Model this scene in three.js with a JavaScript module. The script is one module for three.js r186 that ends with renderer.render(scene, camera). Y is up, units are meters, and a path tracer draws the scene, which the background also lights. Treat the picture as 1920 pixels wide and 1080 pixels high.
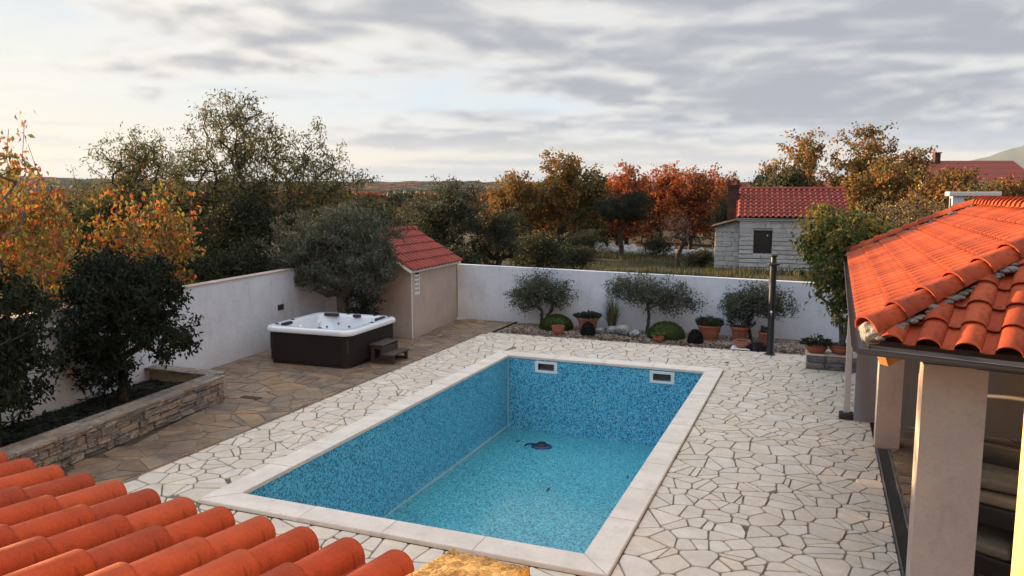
import * as THREE from 'three';
import { mergeGeometries } from 'three/addons/utils/BufferGeometryUtils.js';
import { RoundedBoxGeometry } from 'three/addons/geometries/RoundedBoxGeometry.js';

// ---------------------------------------------------------------- camera, sky, sun, exposure
const scene = new THREE.Scene();
const camera = new THREE.PerspectiveCamera(40.85, 16 / 9, 0.1, 30000);
camera.position.set(0, 3.9, 0);
const YAW = 0.37968, PITCH = 0.12283;            // turned left of -z, tipped down
camera.rotation.order = 'YXZ';
camera.rotation.set(-PITCH, YAW, 0);

const renderer = new THREE.WebGLRenderer({ antialias: true });
renderer.toneMapping = THREE.LinearToneMapping;
renderer.toneMappingExposure = 3.55;
renderer.shadowMap.enabled = true;
renderer.shadowMap.type = THREE.PCFSoftShadowMap;

const SUN_EL = 8.2 * Math.PI / 180, SUN_AZ = 10 * Math.PI / 180;   // low, to the left and a little beyond the pool
const SUN = new THREE.Vector3(-Math.cos(SUN_EL) * Math.cos(SUN_AZ), Math.sin(SUN_EL), -Math.cos(SUN_EL) * Math.sin(SUN_AZ));
const sun = new THREE.DirectionalLight(new THREE.Color().setRGB(1.0, 0.66, 0.34), 5.0);
sun.position.copy(SUN).multiplyScalar(120).add(new THREE.Vector3(-4, 0, -20));
sun.target.position.set(-4, 0, -20);
sun.castShadow = true;
sun.shadow.radius = 1.5;
sun.shadow.mapSize.set(4096, 4096);
Object.assign(sun.shadow.camera, { left: -70, right: 70, top: 40, bottom: -40, near: 1, far: 320 });
scene.add(sun, sun.target);

function rgbHaze() { return new THREE.Color().setRGB(0.50, 0.70, 1.0); }
// seeded noise
function rng(seed) { let a = seed >>> 0; return () => { a = (a + 0x6D2B79F5) >>> 0; let t = a; t = Math.imul(t ^ (t >>> 15), t | 1); t ^= t + Math.imul(t ^ (t >>> 7), t | 61); return ((t ^ (t >>> 14)) >>> 0) / 4294967296; }; }
function hash2(x, y) { let h = Math.imul(x | 0, 374761393) + Math.imul(y | 0, 668265263) | 0; h = Math.imul(h ^ (h >>> 13), 1274126177); return ((h ^ (h >>> 16)) >>> 0) / 4294967296; }
function vnoise(x, y, per = 0) {
  const xi = Math.floor(x), yi = Math.floor(y), fx = x - xi, fy = y - yi;
  const m = (i) => per ? ((i % per) + per) % per : i;
  const sx = fx * fx * (3 - 2 * fx), sy = fy * fy * (3 - 2 * fy);
  const a = hash2(m(xi), m(yi)), b = hash2(m(xi + 1), m(yi)), c = hash2(m(xi), m(yi + 1)), d = hash2(m(xi + 1), m(yi + 1));
  return a + (b - a) * sx + (c - a) * sy + (a - b - c + d) * sx * sy;
}
function fbm(x, y, oct = 5, per = 0) { let s = 0, a = 0.5, n = 0; for (let i = 0; i < oct; i++) { s += a * vnoise(x, y, per); n += a; x = x * 2 + (per ? 0 : 17.3); y = y * 2 + (per ? 0 : 9.1); if (per) per *= 2; a *= 0.5; } return s / n; }
const clamp = (x, a = 0, b = 1) => Math.min(b, Math.max(a, x));
const sstep = (a, b, x) => { const t = clamp((x - a) / (b - a)); return t * t * (3 - 2 * t); };
const lerp = (a, b, t) => a + (b - a) * t;
const mix3 = (a, b, t) => [lerp(a[0], b[0], t), lerp(a[1], b[1], t), lerp(a[2], b[2], t)];

// a broken deck of evening cloud over pale clear air: cream low down, blue-grey above
function makeSky() {
  const W = 2048, Hh = 1024, d = new Float32Array(W * Hh * 4);
  for (let j = 0; j < Hh; j++) {
    const el = ((j + 0.5) / Hh - 0.5) * Math.PI, y = Math.sin(el), cy = Math.cos(el);
    for (let i = 0; i < W; i++) {
      const k = (j * W + i) * 4;
      let c;
      if (y <= -0.01) c = [0.22, 0.19, 0.16];
      else {
        const az = ((i + 0.5) / W - 0.5) * 2 * Math.PI, x = Math.cos(az) * cy, z = Math.sin(az) * cy;
        const toSun = x * SUN.x + y * SUN.y + z * SUN.z, glow = Math.pow(clamp(toSun * 0.5 + 0.5), 6);
        const e = Math.max(y, 0);
        // clear air
        const azr = Math.atan2(x, -z);                                           // angle right of the pool's long axis
        let air = mix3([0.76, 0.68, 0.59], [0.54, 0.67, 0.78], sstep(0.03, 0.12, e));
        air = mix3(air, [0.26, 0.44, 0.74], sstep(0.10, 0.45, e));
        air = mix3([0.50, 0.54, 0.60], air, sstep(0.004, 0.045, e));
        air = mix3(air, [1.04, 0.88, 0.66], glow * 0.85 * (1 - sstep(0.0, 0.45, e)));
        // cloud sheet seen in perspective
        const yy = e + 0.045, px = x / yy * 1.9 + 3.7, pz = z / yy * 1.9 - 8.2;
        const wx = fbm(px * 0.5 + 5, pz * 0.5, 3) - 0.5, wz = fbm(px * 0.5, pz * 0.5 + 9, 3) - 0.5;
        const big = fbm(px * 0.13 + wx * 0.5 + 11.4, pz * 0.13 + wz * 0.5 + 6.3, 3);
        const mid = fbm(px * 0.42 + wx * 1.2, pz * 0.42 + wz * 1.2, 6);
        const fine = fbm(px * 1.7 + wx * 3, pz * 1.7 + wz * 3 + 40, 5);
        const right = sstep(-1.0, -0.1, azr);
        const cov = 0.46 * big + 0.40 * mid + 0.14 * fine + lerp(0.07, 0.15, right) * sstep(0.03, 0.15, e) + 0.035 * sstep(0.13, 0.19, e) - 0.02 - 0.03 * glow;
        const dens = sstep(0.40, 0.57, cov);
        const thick = sstep(0.45, 0.72, cov + 0.30 * (fine - 0.5) + 0.12 * (mid - 0.5));
        const lit = mix3([0.66, 0.655, 0.645], [1.0, 0.91, 0.78], glow);
        const shade = mix3([0.345, 0.365, 0.41], [0.48, 0.47, 0.475], glow);
        let cloud = mix3(lit, shade, thick);
        cloud = mix3(cloud, air, 0.55 * (1 - sstep(0.015, 0.10, e)));
        c = mix3(air, cloud, dens * lerp(0.45, 0.97, sstep(0.01, 0.09, e)));
        // low streaks
        const st = fbm(az * 4 + 3, e * 120 + az * 2, 5);
        c = mix3(c, [0.44, 0.47, 0.54], 0.6 * sstep(0.53, 0.70, st) * (1 - sstep(0.08, 0.16, e)) * lerp(0.5, 1, right));
        // overcast brightens towards the zenith; strengthened above the view to fill the shaded terrace
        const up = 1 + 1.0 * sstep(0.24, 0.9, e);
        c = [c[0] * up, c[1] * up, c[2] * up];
      }
      d[k] = c[0] * 0.34; d[k + 1] = c[1] * 0.34; d[k + 2] = c[2] * 0.34; d[k + 3] = 1;   // evening sky, exposed for the shade
    }
  }
  const t = new THREE.DataTexture(d, W, Hh, THREE.RGBAFormat, THREE.FloatType);
  t.mapping = THREE.EquirectangularReflectionMapping; t.magFilter = t.minFilter = THREE.LinearFilter; t.needsUpdate = true;
  return t;
}
scene.background = makeSky();
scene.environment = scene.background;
scene.fog = new THREE.FogExp2(rgbHaze(), 0.00004);                        // thin evening air over the valley

// ---------------------------------------------------------------- helpers
const V = (x, y, z) => new THREE.Vector3(x, y, z);
const rgb = (r, g, b) => new THREE.Color().setRGB(r, g, b);
const taken = {};
function numbered(n) { const k = taken[n] = (taken[n] ?? -1) + 1; return k ? `${n}_${String(k).padStart(3, '0')}` : n; }
function mesh(name, geo, mat, parent) { const m = new THREE.Mesh(geo, mat); m.name = name; m.castShadow = m.receiveShadow = true; if (parent) parent.add(m); return m; }
function tag(o, label, category, group) { o.userData.label = label; o.userData.category = category; if (group) o.userData.group = group; return o; }
function thing(name, label, category, pos = [0, 0, 0], turn = 0, group) {
  const g = new THREE.Group(); g.name = numbered(name); g.position.set(...pos); g.rotation.y = turn; scene.add(g); return tag(g, label, category, group);
}
function single(name, geo, mat, label, category, pos = [0, 0, 0], group) { const m = mesh(numbered(name), geo, mat, scene); m.position.set(...pos); return tag(m, label, category, group); }
function struct(name, geo, mat) { const m = mesh(numbered(name), geo, mat, scene); m.userData.kind = 'structure'; return m; }
function structGroup(name) { const g = new THREE.Group(); g.name = numbered(name); g.userData.kind = 'structure'; scene.add(g); return g; }
function stuff(o) { o.userData.kind = 'stuff'; return o; }
const at = (m, x, y, z, ry = 0) => { m.position.set(x, y, z); m.rotation.y = ry; return m; };

function fromArrays(pos, idx, col, uv) {
  const g = new THREE.BufferGeometry();
  g.setAttribute('position', new THREE.Float32BufferAttribute(pos, 3));
  if (idx) g.setIndex(idx);
  if (col) g.setAttribute('color', new THREE.Float32BufferAttribute(col, 3));
  if (uv) g.setAttribute('uv', new THREE.Float32BufferAttribute(uv, 2));
  return g;
}
// uv in metres by the way each face points
function uvBox(geo, s = 1, ox = 0, oy = 0) {
  const g = geo.index ? geo.toNonIndexed() : geo; if (!g.attributes.normal) g.computeVertexNormals();
  const p = g.attributes.position, uv = new Float32Array(p.count * 2), a = V(), b = V(), c = V(), n = V();
  for (let i = 0; i < p.count; i += 3) {
    a.fromBufferAttribute(p, i); b.fromBufferAttribute(p, i + 1); c.fromBufferAttribute(p, i + 2);
    n.copy(b).sub(a).cross(c.clone().sub(a));
    const ax = Math.abs(n.x), ay = Math.abs(n.y), az = Math.abs(n.z);
    [a, b, c].forEach((v, k) => {
      const q = ay >= ax && ay >= az ? [v.x, v.z] : ax >= az ? [v.z, v.y] : [v.x, v.y];
      uv[(i + k) * 2] = q[0] * s + ox; uv[(i + k) * 2 + 1] = q[1] * s + oy;
    });
  }
  g.setAttribute('uv', new THREE.BufferAttribute(uv, 2)); return g;
}
const box = (w, h, d, x = 0, y = 0, z = 0) => uvBox(new THREE.BoxGeometry(w, h, d).translate(x, y, z));
const rbox = (w, h, d, r = 0.01, x = 0, y = 0, z = 0, seg = 2) => uvBox(new RoundedBoxGeometry(w, h, d, seg, r).translate(x, y, z));
// upright prism over a plan polygon [[x,z]..], top may differ per corner
function prism(pts, y0, y1) {
  const n = pts.length, pos = [], tri = (a, b, c) => pos.push(...a, ...b, ...c), Y = (k) => Array.isArray(y1) ? y1[k] : y1, B = (k) => Array.isArray(y0) ? y0[k] : y0;
  let area = 0; for (let i = 0; i < n; i++) { const [x, z] = pts[i], [X, Z] = pts[(i + 1) % n]; area += x * Z - X * z; }
  if (area > 0) { pts = [...pts].reverse(); if (Array.isArray(y1)) y1 = [...y1].reverse(); if (Array.isArray(y0)) y0 = [...y0].reverse(); }
  const T = (k) => [pts[k][0], Y(k), pts[k][1]], D = (k) => [pts[k][0], B(k), pts[k][1]];
  for (let i = 1; i < n - 1; i++) { tri(T(0), T(i), T(i + 1)); tri(D(0), D(i + 1), D(i)); }
  for (let i = 0; i < n; i++) { const j = (i + 1) % n; tri(D(i), D(j), T(j)); tri(D(i), T(j), T(i)); }
  const g = fromArrays(pos); g.computeVertexNormals(); return uvBox(g);
}
function tube(pts, r, seg = 24, rad = 8) { return new THREE.TubeGeometry(new THREE.CatmullRomCurve3(pts), seg, r, rad, false); }
const lathe = (prof, seg = 24) => new THREE.LatheGeometry(prof.map(([r, y]) => new THREE.Vector2(r, y)), seg);

// ---------------------------------------------------------------- textures and materials
function tex(size, fn, { srgb = false, repeat = 1, nearest = false } = {}) {
  const d = new Uint8Array(size * size * 4);
  for (let j = 0; j < size; j++) for (let i = 0; i < size; i++) {
    const c = fn(i / size, j / size, i, j), k = (j * size + i) * 4, q = Array.isArray(c) ? c : [c, c, c];
    for (let m = 0; m < 3; m++) { let v = clamp(q[m]); if (srgb) v = v <= 0.0031308 ? v * 12.92 : 1.055 * Math.pow(v, 1 / 2.4) - 0.055; d[k + m] = Math.round(v * 255); }
    d[k + 3] = 255;
  }
  const t = new THREE.DataTexture(d, size, size, THREE.RGBAFormat);
  t.wrapS = t.wrapT = THREE.RepeatWrapping; t.magFilter = nearest ? THREE.NearestFilter : THREE.LinearFilter; t.minFilter = THREE.LinearFilter;
  if (srgb) t.colorSpace = THREE.SRGBColorSpace; t.repeat.set(repeat, repeat); t.needsUpdate = true; return t;
}
const again = (t, r) => { const c = t.clone(); c.repeat.set(r, r); c.needsUpdate = true; return c; };
const T = {};
T.grain = tex(512, (u, v) => 0.5 * fbm(u * 64, v * 64, 3, 64) + 0.5 * fbm(u * 8, v * 8, 5, 8));               // general relief
T.mottle = tex(512, (u, v) => { const a = fbm(u * 6, v * 6, 6, 6), b = fbm(u * 40 + 3, v * 40, 3, 40); const g = 0.80 + 0.30 * (a - 0.5) + 0.18 * (b - 0.5); return [g, g, g]; }, { srgb: true });
T.plaster = tex(1024, (u, v) => { const a = fbm(u * 5, v * 5, 6, 5), b = fbm(u * 60, v * 60, 3, 60), run = sstep(0.56, 0.76, fbm(u * 26, v * 4, 4, 0) * 0.6 + fbm(u * 4 + 7, v * 4, 4, 4) * 0.4) * sstep(0.5, 0.62, fbm(u * 3 + 1, v * 3, 3, 3)), sp = sstep(0.68, 0.76, fbm(u * 34, v * 34, 3, 34)); const g = 0.87 + 0.26 * (a - 0.5) + 0.10 * (b - 0.5) - 0.09 * run - 0.05 * sp; return [g, g * (1 - 0.01 * run), g * (1 - 0.03 * run)]; }, { srgb: true });
T.limestone = tex(512, (u, v) => { const a = fbm(u * 7, v * 7, 6, 7), b = fbm(u * 30, v * 30, 4, 30), r = fbm(u * 4 + 8, v * 4 + 2, 4, 4); const g = 0.80 + 0.22 * (a - 0.5) + 0.13 * (b - 0.5); return [g * (1 + 0.10 * (r - 0.5)), g, g * (1 - 0.12 * (r - 0.5))]; }, { srgb: true });
T.brown = tex(512, (u, v) => { const a = fbm(u * 5, v * 5, 6, 5), b = fbm(u * 26, v * 26, 4, 26), r = fbm(u * 3 + 8, v * 3, 4, 3); const g = 0.72 + 0.8 * (a - 0.5) + 0.35 * (b - 0.5); return [g * (1 + 0.3 * (r - 0.5)), g, g * (1 - 0.35 * (r - 0.5))]; }, { srgb: true });
T.clay = tex(512, (u, v) => { const a = fbm(u * 4, v * 4, 5, 4), b = fbm(u * 50, v * 50, 3, 50), l = sstep(0.56, 0.70, fbm(u * 12, v * 12, 5, 12)), w = sstep(0.62, 0.70, fbm(u * 22 + 3, v * 22, 4, 22)); const g = 0.88 + 0.5 * (a - 0.5) + 0.24 * (b - 0.5) - 0.22 * l; return [g, g * (1 + 0.35 * w), g * (1 + 0.6 * w)]; }, { srgb: true });
T.earth = tex(512, (u, v) => { const a = fbm(u * 6, v * 6, 6, 6), b = fbm(u * 60, v * 60, 3, 60); const g = 0.6 + 0.7 * (a - 0.5) + 0.7 * (b - 0.5); return [g, g, g]; }, { srgb: true });
T.bark = tex(256, (u, v) => { const a = fbm(u * 24, v * 5, 5, 0), g = 0.35 + 1.0 * (a - 0.2); return [g, g, g]; });
T.rough = tex(512, (u, v) => { const a = fbm(u * 20, v * 20, 5, 20), p = sstep(0.5, 0.75, fbm(u * 36 + 5, v * 36, 3, 36)); return clamp(0.2 + 0.7 * a - 0.35 * p); });
// glass mosaic: 96 x 96 small squares of four blues with pale joints
const MN = 96, MP = 10;
{
  const r = rng(77), kinds = new Uint8Array(MN * MN), val = new Float32Array(MN * MN);
  for (let i = 0; i < MN * MN; i++) { const q = r(); kinds[i] = q < 0.48 ? 0 : q < 0.71 ? 1 : q < 0.95 ? 2 : 3; val[i] = 0.85 + 0.3 * r(); }
  const pal = [[0.13, 0.53, 0.72], [0.075, 0.38, 0.57], [0.02, 0.15, 0.28], [0.34, 0.66, 0.76]];
  const cell = (i, j) => Math.floor(j / MP) * MN + Math.floor(i / MP), joint = (i, j) => i % MP === 0 || j % MP === 0;
  T.mosaic = tex(MN * MP, (u, v, i, j) => { const k = cell(i, j); return joint(i, j) ? [0.10, 0.29, 0.38] : pal[kinds[k]].map((c) => c * val[k]); }, { srgb: true, repeat: 1 / (MN * 0.025) });
  T.mosaicH = tex(MN * MP, (u, v, i, j) => joint(i, j) ? 0 : 0.75 + 0.25 * (val[cell(i, j)] - 0.85) / 0.3, { repeat: 1 / (MN * 0.025) });
}
const std = (o) => new (o.specularIntensity !== undefined ? THREE.MeshPhysicalMaterial : THREE.MeshStandardMaterial)({ roughness: 0.85, ...o });
const phys = (o) => new THREE.MeshPhysicalMaterial({ roughness: 0.85, ...o });
const MAT = {
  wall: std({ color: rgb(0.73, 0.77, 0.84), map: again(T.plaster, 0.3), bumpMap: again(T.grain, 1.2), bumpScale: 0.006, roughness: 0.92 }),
  beige: std({ color: rgb(0.52, 0.425, 0.365), map: again(T.plaster, 0.5), bumpMap: again(T.grain, 1.4), bumpScale: 0.004, roughness: 0.92 }),
  yellow: std({ color: rgb(0.66, 0.42, 0.15), map: again(T.earth, 2.2), bumpMap: again(T.rough, 2.4), bumpScale: 0.02, roughness: 0.95 }),
  yellowSmooth: std({ color: rgb(0.80, 0.57, 0.23), map: again(T.plaster, 0.8), bumpMap: again(T.grain, 2), bumpScale: 0.0012 }),
  mosaic: std({ map: T.mosaic, bumpMap: T.mosaicH, bumpScale: 0.0015, roughness: 0.28 }),
  mosaicFloor: std({ map: T.mosaic, color: rgb(1, 1, 1), bumpMap: T.mosaicH, bumpScale: 0.0015, roughness: 0.3 }),
  coping: [0, 1, 2].map((k) => std({ color: rgb(0.79 + 0.012 * k, 0.70 + 0.012 * k, 0.605 + 0.012 * k), map: again(T.plaster, 0.9), bumpMap: again(T.grain, 2), bumpScale: 0.002, roughness: 0.75 })),
  white: std({ color: rgb(0.78, 0.77, 0.74), roughness: 0.45 }),
  acrylic: phys({ color: rgb(0.74, 0.77, 0.80), roughness: 0.22, clearcoat: 0.6, clearcoatRoughness: 0.15 }),
  black: std({ color: rgb(0.016, 0.016, 0.018), roughness: 0.45 }),
  rubber: std({ color: rgb(0.02, 0.02, 0.024), roughness: 0.6 }),
  cabinet: std({ color: rgb(0.017, 0.013, 0.012), roughness: 0.65, specularIntensity: 0.5, bumpMap: again(T.grain, 6), bumpScale: 0.0006 }),
  steptread: std({ color: rgb(0.05, 0.032, 0.026), roughness: 0.6 }),
  metal: std({ color: rgb(0.23, 0.22, 0.225), metalness: 0.55, roughness: 0.5 }),
  zinc: std({ color: rgb(0.10, 0.095, 0.10), metalness: 0.4, roughness: 0.5, bumpMap: again(T.grain, 3), bumpScale: 0.001 }),
  chrome: std({ color: rgb(0.8, 0.8, 0.8), metalness: 1, roughness: 0.15 }),
  wood: std({ color: rgb(0.42, 0.19, 0.06), map: again(T.mottle, 2), roughness: 0.7 }),
  darkwood: std({ color: rgb(0.05, 0.028, 0.017), map: again(T.mottle, 2), roughness: 0.8 }),
  mortar: std({ color: rgb(0.36, 0.32, 0.29), map: again(T.earth, 1.6), bumpMap: again(T.rough, 5), bumpScale: 0.02, roughness: 1 }),
  limemortar: std({ color: rgb(0.66, 0.60, 0.54), map: again(T.mottle, 4), bumpMap: again(T.rough, 8), bumpScale: 0.015, roughness: 1 }),
  jointLight: std({ color: rgb(0.36, 0.295, 0.225), map: again(T.earth, 0.9), bumpMap: again(T.grain, 4), bumpScale: 0.006, roughness: 1 }),
  jointBrown: std({ color: rgb(0.37, 0.285, 0.20), map: again(T.earth, 0.7), bumpMap: again(T.grain, 4), bumpScale: 0.004, roughness: 0.8 }),
  flag: [[0.79, 0.685, 0.56], [0.76, 0.665, 0.55], [0.80, 0.71, 0.60], [0.74, 0.645, 0.54], [0.77, 0.65, 0.525]].map((c) => std({ color: rgb(...c), map: again(T.limestone, 0.8), bumpMap: again(T.grain, 1.6), bumpScale: 0.005, roughness: 0.72 })),
  brownflag: [[0.30, 0.21, 0.14], [0.275, 0.195, 0.132], [0.32, 0.23, 0.155], [0.30, 0.20, 0.125], [0.26, 0.185, 0.13], [0.33, 0.215, 0.12]].map((c) => std({ color: rgb(...c), map: again(T.brown, 0.7), bumpMap: again(T.grain, 1.4), bumpScale: 0.008, roughness: 0.48 })),
  stone: [[0.42, 0.355, 0.30], [0.37, 0.32, 0.28], [0.46, 0.39, 0.33], [0.34, 0.29, 0.255], [0.40, 0.315, 0.25], [0.30, 0.275, 0.26]].map((c) => std({ color: rgb(...c), map: again(T.brown, 1.6), bumpMap: again(T.rough, 2.2), bumpScale: 0.03, roughness: 0.95 })),
  rock: std({ color: rgb(0.52, 0.49, 0.45), map: again(T.brown, 1.2), bumpMap: again(T.rough, 2), bumpScale: 0.04, roughness: 0.95 }),
  paleblock: [[0.66, 0.63, 0.60], [0.60, 0.575, 0.55], [0.70, 0.675, 0.645]].map((c) => std({ color: rgb(...c), map: again(T.limestone, 0.6), bumpMap: again(T.rough, 1.2), bumpScale: 0.03, roughness: 0.95 })),
  tile: [[0.38, 0.064, 0.021], [0.34, 0.056, 0.020], [0.42, 0.074, 0.024], [0.30, 0.052, 0.022], [0.40, 0.078, 0.030], [0.36, 0.060, 0.020]].map((c) => std({ color: rgb(...c), map: again(T.clay, 1.7), bumpMap: again(T.grain, 3), bumpScale: 0.0035, roughness: 0.8, specularIntensity: 0.5 })),
  tileRed: [[0.29, 0.038, 0.018], [0.26, 0.033, 0.017], [0.32, 0.044, 0.021]].map((c) => std({ color: rgb(...c), map: again(T.clay, 1.7), bumpMap: again(T.grain, 3), bumpScale: 0.0025, roughness: 0.7 })),
  brick: std({ color: rgb(0.12, 0.052, 0.042), map: again(T.earth, 1.5), roughness: 0.95 }),
  terracotta: [[0.42, 0.13, 0.065], [0.36, 0.11, 0.055], [0.46, 0.165, 0.09], [0.40, 0.17, 0.12]].map((c) => std({ color: rgb(...c), map: again(T.clay, 3), roughness: 0.85 })),
  soil: std({ color: rgb(0.045, 0.034, 0.024), map: again(T.earth, 1), bumpMap: again(T.rough, 2), bumpScale: 0.03, roughness: 1 }),
  gravelbase: std({ color: rgb(0.24, 0.185, 0.145), map: again(T.earth, 0.8), bumpMap: again(T.rough, 3), bumpScale: 0.02, roughness: 1 }),
  pebble: std({ color: rgb(1, 1, 1), roughness: 0.95, flatShading: true }),
  field: std({ color: rgb(0.045, 0.043, 0.02), map: again(T.earth, 0.12), bumpMap: again(T.rough, 0.4), bumpScale: 0.1, roughness: 1, vertexColors: true }),
  bark: std({ color: rgb(0.16, 0.13, 0.105), map: again(T.bark, 2), roughness: 0.95 }),
  barkDark: std({ color: rgb(0.065, 0.05, 0.04), map: again(T.bark, 2), roughness: 0.95 }),
  leaf: phys({ color: rgb(1, 1, 1), vertexColors: true, flatShading: true, roughness: 0.8, specularIntensity: 0.35, transmission: 0.42, thickness: 0, side: THREE.DoubleSide }),
  leafWaxy: phys({ color: rgb(1, 1, 1), vertexColors: true, flatShading: true, roughness: 0.75, specularIntensity: 0.3, transmission: 0.12, thickness: 0, side: THREE.DoubleSide }),
  tarp: std({ color: rgb(0.20, 0.20, 0.215), roughness: 0.55, bumpMap: again(T.grain, 2), bumpScale: 0.004, side: THREE.DoubleSide }),
  cushion: std({ color: rgb(0.24, 0.21, 0.17), map: again(T.mottle, 3), roughness: 0.95 }),
  rattan: std({ color: rgb(0.014, 0.012, 0.012), roughness: 0.6, bumpMap: again(T.grain, 8), bumpScale: 0.003 }),
  windowdark: std({ color: rgb(0.012, 0.012, 0.014), roughness: 0.3 }),
  mountain: std({ color: rgb(0.10, 0.11, 0.095), roughness: 1 }),
};
// ---------------------------------------------------------------- terrain: one sheet from the pool's edge to the horizon
const POOL = { x0: -6.81, x1: -2.19, z0: -16.8, z1: -7.6, floor: -1.70 };
const CW = 0.36, CO = { x0: POOL.x0 - CW, x1: POOL.x1 + CW - 0.02, z0: POOL.z0 - CW - 0.06, z1: POOL.z1 + CW };
function groundY(x, z) {
  const dx = Math.max(-13.3 - x, 0, x - 7), dz = Math.max(-22.2 - z, 0, z - 6), r = Math.hypot(dx, dz);
  const d = Math.hypot(x, z);
  let y = lerp(-0.07, 0.34 + 0.10 * (fbm(x * 0.12, z * 0.12, 3) - 0.5), sstep(0.2, 4, r));
  y += -13 * sstep(66, 230, d) + 46 * sstep(420, 3200, d);
  if (d > 70) y += (fbm(x * 0.006 + 4, z * 0.006, 4) - 0.5) * 14 * sstep(90, 500, d) + (fbm(x * 0.0012 + 9, z * 0.0012 + 2, 3) - 0.5) * 34 * sstep(800, 3000, d);
  return y;
}
{
  const cx = (POOL.x0 + POOL.x1) / 2, cz = (POOL.z0 + POOL.z1) / 2, hw = (POOL.x1 - POOL.x0) / 2 + 0.16, hd = (POOL.z1 - POOL.z0) / 2 + 0.16;
  const N = 288, radii = []; for (let r = 0, s = 0.5; r < 5200; r += s, s *= 1.045) radii.push(r);
  const pos = [], idx = [], col = [], uv = [];
  radii.forEach((r) => {
    for (let i = 0; i < N; i++) {
      const a = i / N * Math.PI * 2, c = Math.cos(a), s = Math.sin(a), k = Math.min(hw / Math.max(1e-6, Math.abs(c)), hd / Math.max(1e-6, Math.abs(s)));
      const q = k + r, x = cx + c * q, z = cz + s * q;
      pos.push(x, groundY(x, z), z); uv.push(x, z);
      const n = fbm(x * 0.09, z * 0.09, 4), m = fbm(x * 0.012 + 3, z * 0.012, 5);
      let cc = mix3([0.8, 0.95, 0.6], [1.3, 1.05, 0.75], sstep(0.4, 0.65, n));
      cc = mix3(cc, [1.0, 0.62, 0.45], 0.7 * sstep(0.45, 0.62, m));
      col.push(...cc);
    }
  });
  for (let j = 0; j < radii.length - 1; j++) for (let i = 0; i < N; i++) { const a = j * N + i, b = j * N + (i + 1) % N, c = a + N, d = b + N; idx.push(a, b, c, b, d, c); }
  const g = fromArrays(pos, idx, col, uv); g.computeVertexNormals();
  struct('ground', g, MAT.field);
}
{ // blue range far beyond the red-roofed house
  const pos = [], idx = []; const n = 90;
  for (let i = 0; i <= n; i++) {
    const t = i / n, az = lerp(0.02, 0.85, t), R = 4300;                         // angle right of -z
    const h = Math.max(0, (30 + 1450 * clamp(az - 0.05, 0, 0.17) + 60 * sstep(0.25, 0.7, az)) * (0.86 + 0.3 * (fbm(az * 26 + 2, 1.5, 5))) * sstep(0.02, 0.10, az));
    for (const [rr, y] of [[R, -60], [R + 260, h * 0.55], [R + 600, h]]) pos.push(Math.sin(az) * rr, y, -Math.cos(az) * rr);
  }
  for (let i = 0; i < n; i++) for (let k = 0; k < 2; k++) { const a = i * 3 + k; idx.push(a, a + 3, a + 1, a + 3, a + 4, a + 1); }
  const g = fromArrays(pos, idx); g.computeVertexNormals();
  struct('mountain', g, MAT.mountain);
}

// ---------------------------------------------------------------- crazy paving: irregular flat stones with sunk joints
function clipHalf(poly, nx, nz, c) {                       // keep nx*x + nz*z <= c
  const out = [];
  for (let i = 0; i < poly.length; i++) {
    const a = poly[i], b = poly[(i + 1) % poly.length], da = nx * a[0] + nz * a[1] - c, db = nx * b[0] + nz * b[1] - c;
    if (da <= 0) out.push(a);
    if ((da < 0 && db > 0) || (da > 0 && db < 0)) { const t = da / (da - db); out.push([a[0] + (b[0] - a[0]) * t, a[1] + (b[1] - a[1]) * t]); }
  }
  return out;
}
const polyArea = (p) => { let s = 0; for (let i = 0; i < p.length; i++) { const a = p[i], b = p[(i + 1) % p.length]; s += a[0] * b[1] - b[0] * a[1]; } return Math.abs(s) / 2; };
const polyMid = (p) => { let x = 0, z = 0; for (const q of p) { x += q[0]; z += q[1]; } return [x / p.length, z / p.length]; };
function inset(poly, d) {
  let s = 0; for (let i = 0; i < poly.length; i++) { const a = poly[i], b = poly[(i + 1) % poly.length]; s += a[0] * b[1] - b[0] * a[1]; }
  let out = poly;
  for (let i = 0; i < poly.length && out.length > 2; i++) {
    const a = poly[i], b = poly[(i + 1) % poly.length]; let nx = b[1] - a[1], nz = -(b[0] - a[0]); const l = Math.hypot(nx, nz); if (l < 1e-6) continue;
    if (s < 0) { nx = -nx; nz = -nz; } nx /= l; nz /= l;
    out = clipHalf(out, nx, nz, nx * a[0] + nz * a[1] - d);
  }
  return out;
}
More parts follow.
